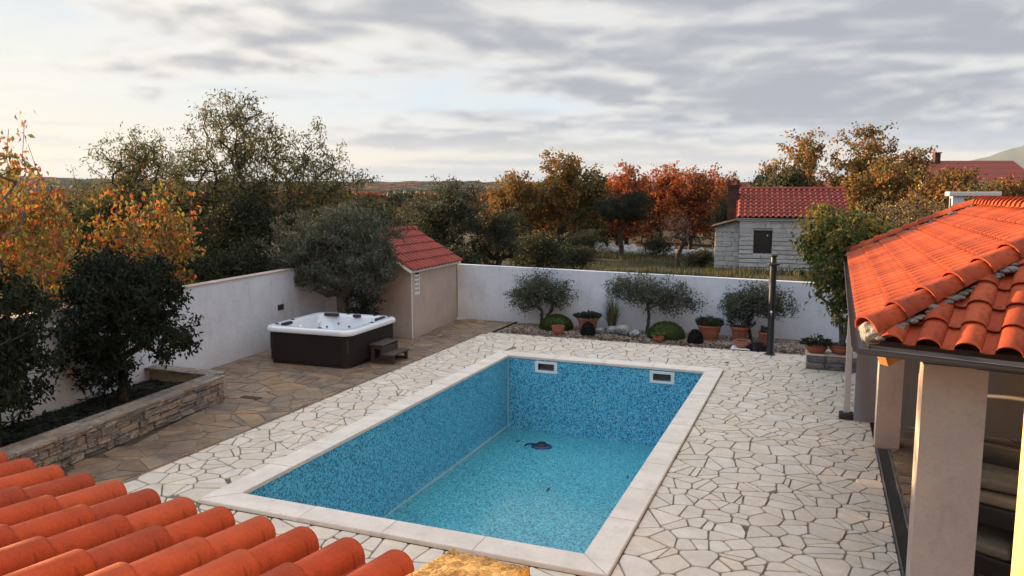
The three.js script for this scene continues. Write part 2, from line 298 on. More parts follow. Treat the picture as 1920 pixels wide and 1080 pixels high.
function crazy(dom, size, gap, seed, clips, exclude) {
  const R = rng(seed), sites = [], x0 = Math.min(...dom.map((p) => p[0])), x1 = Math.max(...dom.map((p) => p[0])), z0 = Math.min(...dom.map((p) => p[1])), z1 = Math.max(...dom.map((p) => p[1]));
  for (let x = x0 - size; x < x1 + size; x += size) for (let z = z0 - size; z < z1 + size; z += size) {
    if (R() < 0.10) continue;
    const n = R() < 0.16 ? 2 : 1;
    for (let q = 0; q < n; q++) { const s = [x + R() * size * 1.05, z + R() * size * 1.05, (R() - 0.5) * size * size * 0.30]; if (!(exclude && exclude(s[0], s[1]))) sites.push(s); }
  }
  const grid = new Map(), key = (x, z) => Math.floor(x / size) + ':' + Math.floor(z / size);
  sites.forEach((s, i) => { const k = key(s[0], s[1]); (grid.get(k) ?? grid.set(k, []).get(k)).push(i); });
  const out = [];
  sites.forEach((s, i) => {
    let p = [[s[0] - 2 * size, s[1] - 2 * size], [s[0] + 2 * size, s[1] - 2 * size], [s[0] + 2 * size, s[1] + 2 * size], [s[0] - 2 * size, s[1] + 2 * size]];
    const gx = Math.floor(s[0] / size), gz = Math.floor(s[1] / size);
    for (let a = -3; a <= 3; a++) for (let b = -3; b <= 3; b++) for (const j of grid.get((gx + a) + ':' + (gz + b)) ?? []) {
      if (j === i || p.length < 3) continue;
      const t = sites[j], nx = t[0] - s[0], nz = t[1] - s[1], l = Math.hypot(nx, nz); if (l < 1e-5) continue;
      p = clipHalf(p, nx / l, nz / l, ((t[0] ** 2 + t[1] ** 2 - s[0] ** 2 - s[1] ** 2) - (t[2] - s[2])) / (2 * l));
    }
    for (const [nx, nz, c, when] of clips) if (p.length > 2 && (!when || when(s[0], s[1]))) p = clipHalf(p, nx, nz, c);
    if (p.length < 3) return;
    // some stones were broken once more
    const parts = []; const A = polyArea(p);
    if (A > size * size * 0.7 && R() < 0.55) { const m = polyMid(p), a = R() * Math.PI, nx = Math.cos(a), nz = Math.sin(a), c = nx * m[0] + nz * m[1] + (R() - 0.5) * size * 0.4; parts.push(clipHalf(p, nx, nz, c), clipHalf(p, -nx, -nz, -c)); } else parts.push(p);
    for (let q of parts) {
      if (q.length < 3) continue;
      q = inset(q, gap * (0.38 + 0.3 * R()));
      if (q.length < 3 || polyArea(q) < 0.006) continue;
      const r = []; for (let k = 0; k < q.length; k++) { const a = q[k], b = q[(k + 1) % q.length], l = Math.hypot(b[0] - a[0], b[1] - a[1]), f = Math.min(0.3, 0.022 / Math.max(l, 1e-4)); if (l < 0.012) { r.push(a); continue; } r.push([lerp(a[0], b[0], f), lerp(a[1], b[1], f)], [lerp(a[0], b[0], 1 - f), lerp(a[1], b[1], 1 - f)]); }
      if (r.length > 2) out.push(r);
    }
  });
  return out;
}
// one stone: slightly tipped top, bevelled rim, sides; origin at its middle
function stoneGeo(poly, h, R, tip = 0.004) {
  let s = 0; for (let i = 0; i < poly.length; i++) { const a = poly[i], b = poly[(i + 1) % poly.length]; s += a[0] * b[1] - b[0] * a[1]; }
  if (s > 0) poly = [...poly].reverse();
  const m = polyMid(poly), tx = (R() - 0.5) * tip * 2, tz = (R() - 0.5) * tip * 2, dy = (R() - 0.5) * tip, n = poly.length, pos = [], uv = [], idx = [], ou = R() * 7, ov = R() * 7;
  const top = poly.map(([x, z]) => [lerp(x, m[0], 0.022), z + (m[1] - z) * 0.022]);
  const put = (x, y, z) => { pos.push(x - m[0], y, z - m[1]); uv.push(x + ou, z + ov); };
  const yy = (x, z) => h + dy + (x - m[0]) * tx + (z - m[1]) * tz;
  for (const [x, z] of top) put(x, yy(x, z), z);
  for (const [x, z] of top) put(x, yy(x, z), z);
  for (const [x, z] of poly) put(x, 0, z);
  for (let i = 1; i < n - 1; i++) idx.push(0, i, i + 1);
  for (let i = 0; i < n; i++) { const j = (i + 1) % n; idx.push(n + i, n + n + i, n + j, n + j, n + n + i, n + n + j); }
  const g = fromArrays(pos, idx, null, uv); g.computeVertexNormals(); return [g, m];
}
function layPaving(parent, stones, y, h, mats, seed, most = 300) {
  const R = rng(seed), list = stones.map((p) => { const m = polyMid(p); return { p, k: polyArea(p) / (m[0] ** 2 + m[1] ** 2 + 15), behind: m[1] > -6.2 }; });
  list.sort((a, b) => (a.behind - b.behind) || b.k - a.k);
  const rest = mats.map(() => []);
  list.forEach(({ p }, i) => {
    const [g, m] = stoneGeo(p, h, R), w = Math.floor(R() * mats.length);
    if (i < most) { const o = mesh('paving_stone', g, mats[w], parent); o.position.set(m[0], y, m[1]); } else rest[w].push(g.translate(m[0], y, m[1]));
  });
  rest.forEach((gs, w) => { if (gs.length) stuff(mesh('smaller_paving_stones', mergeGeometries(gs), mats[w], parent)); });
}
const DECK = { x0: -8.62, x1: 0.93, z0: -19.66, z1: -4.2 };
{
  const t = structGroup('pale_terrace');
  const slab = (x0, x1, z0, z1) => prism([[x0, z0], [x1, z0], [x1, z1], [x0, z1]], -0.3, -0.016);
  mesh('mortar_bed', mergeGeometries([slab(DECK.x0, CO.x0 + 0.1, DECK.z0, DECK.z1), slab(CO.x1 - 0.1, DECK.x1, DECK.z0, DECK.z1), slab(CO.x0 + 0.1, CO.x1 - 0.1, DECK.z0, CO.z0 + 0.1), slab(CO.x0 + 0.1, CO.x1 - 0.1, CO.z1 - 0.1, DECK.z1)]), MAT.jointLight, t);
  const inX = (x) => x > CO.x0 && x < CO.x1;
  const stones = crazy([[DECK.x0, DECK.z0], [DECK.x1, DECK.z1]], 0.31, 0.018, 5, [
    [-1, 0, -DECK.x0], [1, 0, DECK.x1], [0, -1, -DECK.z0], [0, 1, DECK.z1],
    [1, 0, CO.x0, (x, z) => x <= CO.x0 && z > CO.z0 - 0.9], [-1, 0, -CO.x1, (x, z) => x >= CO.x1 && z > CO.z0 - 0.9], [0, 1, CO.z0, (x, z) => z <= CO.z0 && (inX(x) || z < CO.z0 - 0.3)], [0, -1, -CO.z1, (x, z) => z >= CO.z1],
  ], (x, z) => x > CO.x0 && x < CO.x1 && z > CO.z0 && z < CO.z1);
  layPaving(t, stones, -0.018, 0.018, MAT.flag, 11, 300);
}
// boundary wall line and brown terrace
const wallX = (z) => z > -12.9 ? lerp(-11.86, -12.5, clamp((z + 8) / -4.9, -1.5, 1)) : lerp(-12.5, -13.02, (z + 12.9) / -5.3);
{
  const t = structGroup('brown_terrace');
  const edge = [[-8.66, -4.2], [-8.66, -22.0], [-10.6, -21.6], [-13.1, -18.9], [-13.0, -18.2], [-12.5, -12.9], [-11.5, -4.2]];
  mesh('mortar_bed', prism([[-8.66, -4.2], [-8.45, -22.0], [-13.1, -21.6], [-13.1, -18.9], [-12.75, -15.5], [-12.45, -11.6], [-10.5, -11.3], [-9.7, -4.2]], -0.3, -0.010), MAT.jointBrown, t);
  const stones = crazy([[-13.1, -22], [-8.66, -4.2]], 0.50, 0.022, 23, [
    [1, 0, -8.665, (x, z) => z > -19.6], [1, 0, -8.47], [0, -1, 22.0], [0, 1, -4.2],
    [-Math.cos(0.1), -Math.sin(-0.1), 12.66 * 1.0 - 0.0 + 0, (x) => false],
  ]).filter((p) => { const [x, z] = polyMid(p); const front = lerp(-9.62, -10.42, (z + 5.5) / -6.2); return (z < -11.9 ? x > wallX(z) + 0.12 : x > front + 0.1) && !(x < -10.1 && z < -18.4); });
  layPaving(t, stones, -0.014, 0.016, MAT.brownflag, 31, 290);
  mesh('edge_strip', box(0.03, 0.06, 2.3, -8.45, -0.01, -20.85), MAT.darkwood, t);
}
{ // gravel bed along the back wall
  const t = structGroup('gravel_bed');
  mesh('gravel_base', prism([[-8.43, -19.68], [1.6, -19.55], [3.0, -21.9], [-8.43, -21.75]], -0.25, -0.02), MAT.gravelbase, t);
  const R = rng(91), n = 9000, g = new THREE.IcosahedronGeometry(1, 0), im = new THREE.InstancedMesh(g, MAT.pebble, n), m = new THREE.Matrix4(), q = new THREE.Quaternion(), c = new THREE.Color();
  for (let i = 0; i < n; i++) {
    const x = lerp(-8.4, 1.6, R()), z = lerp(-19.7, -21.6, Math.pow(R(), 1.2)), s = 0.010 + 0.018 * R() * R() + 0.006;
    q.setFromEuler(new THREE.Euler(R() * 6, R() * 6, R() * 6)); m.compose(V(x, -0.018, z), q, V(s * 1.2, s * 0.7, s)); im.setMatrixAt(i, m);
    const v = 0.16 + 0.26 * R(), w = R(); c.setRGB(v * (1.05 + 0.1 * w), v * 0.88, v * (0.78 - 0.1 * w)); if (R() < 0.12) c.setRGB(0.10, 0.05, 0.03); im.setColorAt(i, c);
  }
  im.name = 'gravel'; im.castShadow = im.receiveShadow = true; stuff(im); t.add(im);
}
{ // soil behind the stone planter wall
  struct('planter_soil', prism([[-10.25, -5.0], [-10.78, -11.3], [-12.36, -11.3], [-11.5, -5.0]], -0.2, [0.2, 0.2, 0.2, 0.2]), MAT.soil);
}

// ---------------------------------------------------------------- swimming pool
{
  const P = POOL, t = thing('swimming_pool', 'empty rectangular swimming pool lined with blue mosaic, pale stone coping', 'swimming pool');
  const w = P.x1 - P.x0, l = P.z1 - P.z0, th = 0.14, D = -P.floor;
  const fy = (z) => P.floor + 0.03 - 0.075 * (P.z1 - z) / l;                       // falls towards the far end
  mesh('pool_floor', prism([[P.x0 - th, P.z0 - th], [P.x1 + th, P.z0 - th], [P.x1 + th, P.z1 + th], [P.x0 - th, P.z1 + th]], P.floor - 0.2, [fy(P.z0 - th), fy(P.z0 - th), fy(P.z1 + th), fy(P.z1 + th)]), MAT.mosaicFloor, t);
  const sk = [[-5.84, 0.52], [-3.125, 0.52]];                                   // skimmer mouths in the far wall
  const sh = new THREE.Shape([[P.x0 - th, P.floor - 0.16], [P.x1 + th, P.floor - 0.16], [P.x1 + th, -0.01], [P.x0 - th, -0.01]].map((p) => new THREE.Vector2(...p)));
  for (const [x] of sk) sh.holes.push(new THREE.Path([[x - 0.2, -0.25], [x + 0.2, -0.25], [x + 0.2, -0.085], [x - 0.2, -0.085]].map((p) => new THREE.Vector2(...p))));
  mesh('pool_wall', uvBox(new THREE.ExtrudeGeometry(sh, { depth: th, bevelEnabled: false }).translate(0, 0, P.z0 - th)), MAT.mosaic, t);
  mesh('pool_wall', box(w + 2 * th, D + 0.15, th, (P.x0 + P.x1) / 2, (P.floor - 0.17) / 2, P.z1 + th / 2), MAT.mosaic, t);
  for (const s of [0, 1]) mesh('pool_wall', box(th, D + 0.15, l - 0.002, s ? P.x1 + th / 2 : P.x0 - th / 2, (P.floor - 0.17) / 2, (P.z0 + P.z1) / 2), MAT.mosaic, t);
  const trim = std({ color: rgb(0.36, 0.50, 0.52), roughness: 0.5 });
  mesh('corner_trim', box(0.022, D - 0.02, 0.022, P.x0 + 0.011, (P.floor) / 2, P.z0 + 0.011), trim, t);
  mesh('corner_trim', box(0.012, 0.05, l - 0.05, P.x0 + 0.006, P.floor + 0.002, (P.z0 + P.z1) / 2), trim, t);
  for (const [x] of sk) {
    const s = mesh('skimmer', mergeGeometries([box(0.40, 0.02, 0.30, x, -0.262, P.z0 - 0.15), box(0.40, 0.02, 0.30, x, -0.073, P.z0 - 0.15), box(0.02, 0.165, 0.30, x - 0.21, -0.1675, P.z0 - 0.15), box(0.02, 0.165, 0.30, x + 0.21, -0.1675, P.z0 - 0.15)]), MAT.white, t);
    const fr = new THREE.Shape([[-0.27, -0.30], [0.27, -0.30], [0.27, -0.035], [-0.27, -0.035]].map((p) => new THREE.Vector2(x + p[0], p[1])));
    fr.holes.push(new THREE.Path([[-0.2, -0.25], [0.2, -0.25], [0.2, -0.085], [-0.2, -0.085]].map((p) => new THREE.Vector2(x + p[0], p[1]))));
    mesh('skimmer_frame', new THREE.ExtrudeGeometry(fr, { depth: 0.012, bevelEnabled: true, bevelSize: 0.004, bevelThickness: 0.004, bevelSegments: 1 }).translate(0, 0, P.z0 + 0.004), MAT.white, s);
    mesh('weir_flap', box(0.38, 0.10, 0.012, x, -0.19, P.z0 - 0.2), MAT.cushion, s);
    mesh('skimmer_back', box(0.44, 0.22, 0.012, x, -0.1675, P.z0 - 0.308), MAT.black, s);
  }
  // coping slabs with mitred corners
  const R = rng(4), y0 = 0.0, y1 = 0.052, X = CO, I = { x0: P.x0 + 0.02, x1: P.x1 - 0.02, z0: P.z0 + 0.02, z1: P.z1 - 0.02 };
  const slab = (pts) => { const q = inset(pts, 0.0025), m = polyMid(q), tp = inset(q, 0.006), y = y1 + (R() - 0.5) * 0.003; const g = mergeGeometries([prism(q, y0, y - 0.006), prism(tp, y - 0.0062, y)]); g.translate(-m[0], 0, -m[1]); const o = mesh('coping_slab', uvBox(g, 1, R() * 9, R() * 9), MAT.coping[Math.floor(R() * 3)], t); o.position.set(m[0], 0, m[1]); };
  const side = (a, b, c, d, n) => { for (let i = 0; i < n; i++) { const f = i / n, e = (i + 1) / n, L = (p, q, k) => [lerp(p[0], q[0], k), lerp(p[1], q[1], k)]; slab([L(a, b, f), L(a, b, e), L(d, c, e), L(d, c, f)]); } };
  const straight = (o0, o1, i0, i1, n) => { // outer o0->o1, inner i0->i1; square joints, mitred ends
    const dx = i1[0] - i0[0], dz = i1[1] - i0[1], horiz = Math.abs(dx) > Math.abs(dz);
    for (let i = 0; i < n; i++) {
      const A = [lerp(i0[0], i1[0], i / n), lerp(i0[1], i1[1], i / n)], B = [lerp(i0[0], i1[0], (i + 1) / n), lerp(i0[1], i1[1], (i + 1) / n)];
      const OA = i === 0 ? o0 : horiz ? [A[0], o0[1]] : [o0[0], A[1]], OB = i === n - 1 ? o1 : horiz ? [B[0], o0[1]] : [o0[0], B[1]];
      slab([A, B, OB, OA]);
    }
  };
  const o = [[X.x0, X.z0], [X.x1, X.z0], [X.x1, X.z1], [X.x0, X.z1]], n = [[I.x0, I.z0], [I.x1, I.z0], [I.x1, I.z1], [I.x0, I.z1]];
  straight(o[0], o[1], n[0], n[1], 4); straight(o[1], o[2], n[1], n[2], 9); straight(o[2], o[3], n[2], n[3], 4); straight(o[3], o[0], n[3], n[0], 9);
  mesh('coping_bed', mergeGeometries([prism([[X.x0 + 0.015, X.z0 + 0.015], [X.x1 - 0.015, X.z0 + 0.015], [X.x1 - 0.015, P.z0 - 0.005], [X.x0 + 0.015, P.z0 - 0.005]], -0.006, 0.02), prism([[X.x0 + 0.015, P.z1 + 0.005], [X.x1 - 0.015, P.z1 + 0.005], [X.x1 - 0.015, X.z1 - 0.015], [X.x0 + 0.015, X.z1 - 0.015]], -0.006, 0.02), prism([[X.x0 + 0.015, P.z0 - 0.005], [P.x0 - 0.005, P.z0 - 0.005], [P.x0 - 0.005, P.z1 + 0.005], [X.x0 + 0.015, P.z1 + 0.005]], -0.006, 0.02), prism([[P.x1 + 0.005, P.z0 - 0.005], [X.x1 - 0.015, P.z0 - 0.005], [X.x1 - 0.015, P.z1 + 0.005], [P.x1 + 0.005, P.z1 + 0.005]], -0.006, 0.02)]), MAT.jointLight, t);
  // a little rain water at the far end
  const edge = []; for (let i = 0; i <= 24; i++) { const x = lerp(P.x1 - 0.002, P.x0 + 0.002, i / 24); edge.push([x, P.z1 - 0.004]); }
  const wp = [], wi = []; edge.forEach(([x, z]) => wp.push(x, fy(P.z0) + 0.005, P.z0 + 0.002, x, fy(z) + 0.004, z)); for (let i = 0; i < 24; i++) wi.push(2 * i, 2 * i + 2, 2 * i + 1, 2 * i + 1, 2 * i + 2, 2 * i + 3);
  const wg = fromArrays(wp, wi); wg.computeVertexNormals();
  const water = struct('water', wg, phys({ color: rgb(0.84, 0.94, 0.88), roughness: 0.16, transmission: 1, thickness: 0, ior: 1.33, side: THREE.DoubleSide }));
  water.castShadow = false;
}
{ // a few leaves blown into the pool
  const R = rng(7), sh = new THREE.Shape(); sh.moveTo(0, -0.09); sh.quadraticCurveTo(0.055, -0.01, 0, 0.10); sh.quadraticCurveTo(-0.055, -0.01, 0, -0.09);
  [[-3.35, -14.6, 'dry brown leaf on the pool floor lying next to a second leaf'], [-3.05, -14.3, 'dry brown leaf on the pool floor near the long right pool wall'], [-4.6, -13.4, 'lone dry brown leaf in the middle of the pool floor'], [-6.2, -15.9, 'dry brown leaf on the pool floor beside the black pump hose']].forEach(([x, z, l], k) => { const g = new THREE.ExtrudeGeometry(sh, { depth: 0.004, bevelEnabled: false, curveSegments: 5 }).rotateX(-Math.PI / 2), p = g.attributes.position; for (let i = 0; i < p.count; i++) p.setY(i, p.getY(i) + 4 * p.getX(i) ** 2 + 1.2 * p.getZ(i) ** 2); g.computeVertexNormals(); const m = single('fallen_leaf', g, std({ color: rgb(0.10, 0.055, 0.025), roughness: 0.9 }), l, 'leaf', [x, POOL.floor + 0.03 - 0.075 * (POOL.z1 - z) / (POOL.z1 - POOL.z0) + 0.008, z], 'leaves on the pool floor'); m.rotation.y = R() * 6; m.scale.setScalar(0.8 + 0.5 * R()); });
}
{ // submersible pump lying on the pool floor
  const t = thing('drain_pump', 'small black and blue submersible pump lying on the pool floor', 'pump', [-5.57, -1.742, -15.75], 0.3); t.scale.setScalar(0.82);
  mesh('base', lathe([[0, 0], [0.27, 0], [0.29, 0.02], [0.25, 0.06], [0, 0.07]], 28).scale(1, 1, 0.75), std({ color: rgb(0.01, 0.04, 0.13), roughness: 0.4 }), t);
  mesh('motor', lathe([[0.0, 0.04], [0.15, 0.05], [0.17, 0.075], [0.13, 0.105], [0, 0.115]], 24), MAT.black, t);
  mesh('handle', tube([V(-0.12, 0.09, 0), V(-0.09, 0.14, 0), V(0.09, 0.14, 0), V(0.12, 0.09, 0)], 0.014, 16, 6), MAT.black, t);
  mesh('hose', tube([V(-0.14, 0.08, 0), V(-0.27, 0.10, 0.03), V(-0.36, 0.12, 0.10), V(-0.46, 0.06, 0.07)], 0.024, 20, 8), MAT.black, t);
}

// ---------------------------------------------------------------- boundary walls, planter wall, shed
function wallRun(name, label, pts, th, tops, mat, y0 = -0.3) {      // pts along the visible face, thickness to the far side
  const t = thing(name, label, 'wall');
  const back = pts.map(([x, z], i) => { const a = pts[Math.max(0, i - 1)], b = pts[Math.min(pts.length - 1, i + 1)], dx = b[0] - a[0], dz = b[1] - a[1], l = Math.hypot(dx, dz); return [x + dz / l * th, z - dx / l * th]; });
  const gs = [], cs = [];
  for (let i = 0; i < pts.length - 1; i++) {
    gs.push(prism([pts[i], pts[i + 1], back[i + 1], back[i]], y0, [tops[i], tops[i + 1], tops[i + 1], tops[i]]));
  }
  mesh('plaster_body', mergeGeometries(gs), mat, t);
  return t;
}
const zs = [-4.5, -8, -10.5, -12.9, -15.6, -18.3];
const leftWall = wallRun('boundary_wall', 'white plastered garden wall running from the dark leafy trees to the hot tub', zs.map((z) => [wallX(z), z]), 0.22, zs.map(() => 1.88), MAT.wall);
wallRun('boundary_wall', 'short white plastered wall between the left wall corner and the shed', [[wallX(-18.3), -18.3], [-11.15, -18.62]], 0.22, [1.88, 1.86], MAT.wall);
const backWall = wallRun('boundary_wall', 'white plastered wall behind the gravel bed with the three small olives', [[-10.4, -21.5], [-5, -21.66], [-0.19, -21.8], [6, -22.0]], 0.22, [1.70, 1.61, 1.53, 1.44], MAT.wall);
{
  const cap = (w, pts, h) => { for (let i = 0; i < pts.length - 1; i++) { const a = pts[i], b = pts[i + 1]; const dx = b[0] - a[0], dz = b[1] - a[1], l = Math.hypot(dx, dz), nx = dz / l, nz = -dx / l; mesh('coping_cap', prism([[a[0] - nx * 0.02, a[1] - nz * 0.02], [b[0] - nx * 0.02, b[1] - nz * 0.02], [b[0] + nx * 0.25, b[1] + nz * 0.25], [a[0] + nx * 0.25, a[1] + nz * 0.25]], [h[i], h[i + 1], h[i + 1], h[i]].map((y) => y - 0.002), [h[i], h[i + 1], h[i + 1], h[i]].map((y) => y + 0.03)), MAT.beige, w); } };
  cap(leftWall, zs.map((z) => [wallX(z), z]), zs.map(() => 1.88));
}
// chipped stone block
function blockGeo(w, h, d, R, j = 0.12) {
  const g = new RoundedBoxGeometry(w, h, d, 1, Math.min(w, h, d) * 0.16), p = g.attributes.position, seen = new Map();
  for (let i = 0; i < p.count; i++) {
    const k = [p.getX(i), p.getY(i), p.getZ(i)].map((v) => v.toFixed(4)).join(); if (!seen.has(k)) seen.set(k, [(R() - 0.5) * w * j * 0.5, (R() - 0.5) * h * j, (R() - 0.5) * d * j]);
    const o = seen.get(k); p.setXYZ(i, p.getX(i) + o[0], p.getY(i) + o[1], p.getZ(i) + o[2]);
  }
  const q = g.index ? g.toNonIndexed() : g; q.deleteAttribute('normal'); q.computeVertexNormals(); return uvBox(q, 1, R() * 5, R() * 5);
}
{
  const t = thing('planter_wall', 'low rough stone planter wall with flat capping slabs beside the brown paving', 'planter wall');
  const R = rng(12), A = [-9.62, -5.2], B = [-10.34, -11.2], L = Math.hypot(B[0] - A[0], B[1] - A[1]), ux = (B[0] - A[0]) / L, uz = (B[1] - A[1]) / L, turn = Math.atan2(-uz, ux);
  const nx = -uz, nz = ux;                                                        // towards the soil? chosen below
  const sgn = nx < 0 ? 1 : -1, put = (s, y, d) => [A[0] + ux * s + nx * sgn * d, y, A[1] + uz * s + nz * sgn * d];
  mesh('wall_core', prism([put(0, 0, 0.06), put(L - 0.05, 0, 0.06), put(L - 0.05, 0, 0.34), put(0, 0, 0.34)].map((p) => [p[0], p[2]]), -0.2, 0.40), MAT.limemortar, t);
  const heights = [0.13, 0.105, 0.12, 0.07]; let y = 0;
  heights.forEach((h) => {
    let s = -0.05 * R();
    while (s < L - 0.04) {
      let w = 0.14 + 0.30 * R(); if (s + w > L) w = L - s + 0.01;
      const split = h > 0.11 && R() < 0.22;
      for (const part of split ? [0, 1] : [0]) {
        const hh = split ? h / 2 : h, o = mesh('wall_stone', blockGeo(w - 0.012, hh - 0.010, 0.16, R, 0.26), MAT.stone[Math.floor(R() * 6)], t);
        const p = put(s + w / 2, y + hh / 2 + part * hh, 0.075 - 0.025 * R()); o.position.set(...p); o.rotation.y = turn;
      }
      s += w;
    }
    y += h;
  });
  for (let s = 0; s < L; ) { const w = Math.min(0.35 + 0.4 * R(), L - s + 0.05), d1 = 0.17 + 0.06 * R(); for (const [d, dd] of [[d1 / 2 - 0.025, d1 - 0.008], [d1 + (0.40 - d1) / 2 - 0.025, 0.40 - d1 - 0.008]]) { const o = mesh('capping_slab', blockGeo(w - 0.01, 0.045, dd, R, 0.10), MAT.stone[[0, 2, 4, 1][Math.floor(R() * 4)]], t); o.position.set(...put(s + w / 2, y + 0.02, d)); o.rotation.y = turn; } s += w; }
  // short return to the boundary wall
  mesh('return_core', prism([[-10.6, -11.2], [-12.42, -11.35], [-12.42, -11.6], [-10.5, -11.45]], -0.2, 0.42), MAT.limemortar, t);
  for (let x = -10.55; x > -12.3; ) { const w = 0.3 + 0.3 * R(); const o = mesh('capping_slab', blockGeo(w - 0.01, 0.05, 0.34, R, 0.10), MAT.stone[Math.floor(R() * 3)], t); o.position.set(x - w / 2, 0.445, -11.36 - 0.02 * R()); x -= w; }
  // open drain slot in the paving at the wall's end
  mesh('drain_slot', box(0.42, 0.012, 0.16, -9.98, 0.006, -11.55), MAT.darkwood, t);
}

// ---------------------------------------------------------------- roof tiles
function tileGeo(w, len, { pan = 0.1, rise = 0.085, seg = 8, lift = 0.03, th = 0.015 } = {}) {
  const prof = []; prof.push([0, 0.012], [pan * 0.5, 0.0], [pan * 0.96, 0.008]);
  for (let i = 0; i <= seg; i++) { const a = Math.PI * (1 - i / seg), r = (w - pan) / 2; prof.push([pan + r + Math.cos(a) * r * 0.985, 0.012 + Math.pow(Math.sin(a), 0.85) * rise]); }
  const n = prof.length, pos = [], idx = [], uv = [];
  const rows = [[0, 0, 0], [len - 0.012, lift, 0], [len, lift - 0.004, 0.0]];
  for (const [z, y] of rows) for (const [px, py] of prof) { pos.push(px, py + y, z); uv.push(px, z); }
  for (let r = 0; r < 2; r++) for (let i = 0; i < n - 1; i++) { const a = r * n + i; idx.push(a, a + n, a + 1, a + 1, a + n, a + n + 1); }
  const o = pos.length / 3;
  for (const [px, py] of prof) { pos.push(px, py + lift - 0.004, len); uv.push(px, len); }
  for (const [px, py] of prof) { pos.push(px * 0.985 + 0.002, py + lift - 0.004 - th, len - 0.004); uv.push(px, len + th); }
  for (let i = 0; i < n - 1; i++) idx.push(o + i, o + n + i, o + i + 1, o + i + 1, o + n + i, o + n + i + 1);
  const g = fromArrays(pos, idx, null, uv); g.computeVertexNormals(); return g;
}
function capGeo(r0, r1, len, th = 0.018, seg = 10) {          // half pipe along +z, crown up, wide end at z = len
  const pos = [], idx = [], uv = [], n = seg + 1, ring = (r, z, y = 0) => { for (let i = 0; i <= seg; i++) { const a = Math.PI * i / seg; pos.push(-Math.cos(a) * r, Math.sin(a) * r * 0.95 + y, z); uv.push(i / seg * r * 3, z); } };
  ring(r0, 0); ring(r1, len - 0.05); ring(r1 + 0.012, len - 0.035); ring(r1 + 0.012, len); ring(r1 + 0.012, len); ring(r1 + 0.012 - th, len - 0.002);
  for (const k of [0, 1, 2, 4]) for (let i = 0; i < seg; i++) { const a = k * n + i; idx.push(a, a + n, a + 1, a + 1, a + n, a + n + 1); }
  const g = fromArrays(pos, idx, null, uv); g.computeVertexNormals(); return g;
}
function clipGeo(geo, fn) {       // keeps the part of a mesh where fn(point) >= 0; fn must be linear
  const g = geo.index ? geo.toNonIndexed() : geo, P = g.attributes.position, Nn = g.attributes.normal, U = g.attributes.uv, pos = [], nor = [], uv = [];
  const get = (i) => ({ p: [P.getX(i), P.getY(i), P.getZ(i)], n: [Nn.getX(i), Nn.getY(i), Nn.getZ(i)], u: [U.getX(i), U.getY(i)] });
  const L = (a, b, t) => a.map((v, k) => v + (b[k] - v) * t);
  for (let i = 0; i < P.count; i += 3) {
    const v = [get(i), get(i + 1), get(i + 2)], d = v.map((q) => fn(q.p)), out = [];
    for (let k = 0; k < 3; k++) { const a = v[k], b = v[(k + 1) % 3], da = d[k], db = d[(k + 1) % 3]; if (da >= 0) out.push(a); if (da * db < 0) { const t = da / (da - db); out.push({ p: L(a.p, b.p, t), n: L(a.n, b.n, t), u: L(a.u, b.u, t) }); } }
    for (let k = 1; k < out.length - 1; k++) for (const q of [out[0], out[k], out[k + 1]]) { pos.push(...q.p); nor.push(...q.n); uv.push(...q.u); }
  }
  if (!pos.length) return null;
  const r = fromArrays(pos, null, null, uv); r.setAttribute('normal', new THREE.Float32BufferAttribute(nor, 3)); return r;
}
// tiles over one roof slope: O eave corner, U along the eave, Vv up the slope; lines = functions of (u, s) that must be >= 0
function tileSlope(parent, O, U, Vv, { width, rows, expo, w, geo, mats, seed, lines = [], colFrom = 0, colTo = null, skip, len }) {
  const N = U.clone().cross(Vv).normalize(), R = rng(seed), cols = colTo ?? Math.ceil(width / w), made = [];
  for (let r = rows - 1; r >= 0; r--) for (let c = colFrom; c < cols; c++) {
    if (skip && skip(c, r)) { R(); continue; }
    const u0 = c * w, s1 = r * expo + len, mat = mats[Math.floor(R() * mats.length)];         // the tile's upper end
    const corners = [[u0, s1], [u0 + w, s1], [u0, s1 - len], [u0 + w, s1 - len]];
    let g = geo, dead = false;
    for (const f of lines) {
      const k = corners.map(([a, b]) => f(a, b));
      if (k.every((v) => v < 0)) { dead = true; break; }
      if (k.some((v) => v < 0)) { g = clipGeo(g, (p) => f(u0 + p[0], s1 - p[2])); if (!g) { dead = true; break; } }
    }
    if (dead) continue;
    const m = mesh('roof_tile', g, mat, parent), pos = O.clone().addScaledVector(U, u0).addScaledVector(Vv, s1).addScaledVector(N, (R() - 0.5) * 0.004);
    m.matrixAutoUpdate = true;
    const M = new THREE.Matrix4().makeBasis(U, N, Vv.clone().negate()); M.setPosition(pos); M.decompose(m.position, m.quaternion, m.scale);
    if (parent.userData.origin) m.position.sub(parent.userData.origin);
    made.push(m);
  }
  return made;
}
function capLine(parent, A, B, n, geo, len, mats, seed, up = V(0, 1, 0), raise = 0.0, name = 'ridge_tile') {   // caps from B (top) down to A
  const R = rng(seed), d = A.clone().sub(B), L = d.length(); d.normalize();
  const x = up.clone().cross(d).normalize(), y = d.clone().cross(x).normalize(), step = (L - len) / (n - 1);
  for (let i = 0; i < n; i++) {
    const m = mesh(name, geo, mats[Math.floor(R() * mats.length)], parent), p = B.clone().addScaledVector(d, i * step).addScaledVector(y, raise);
    const dd = d.clone().addScaledVector(y, 0.045).normalize(), yy = dd.clone().cross(x).normalize();
    new THREE.Matrix4().makeBasis(x, yy, dd).setPosition(p).decompose(m.position, m.quaternion, m.scale);
    m.rotateZ((R() - 0.5) * 0.05);
  }
}
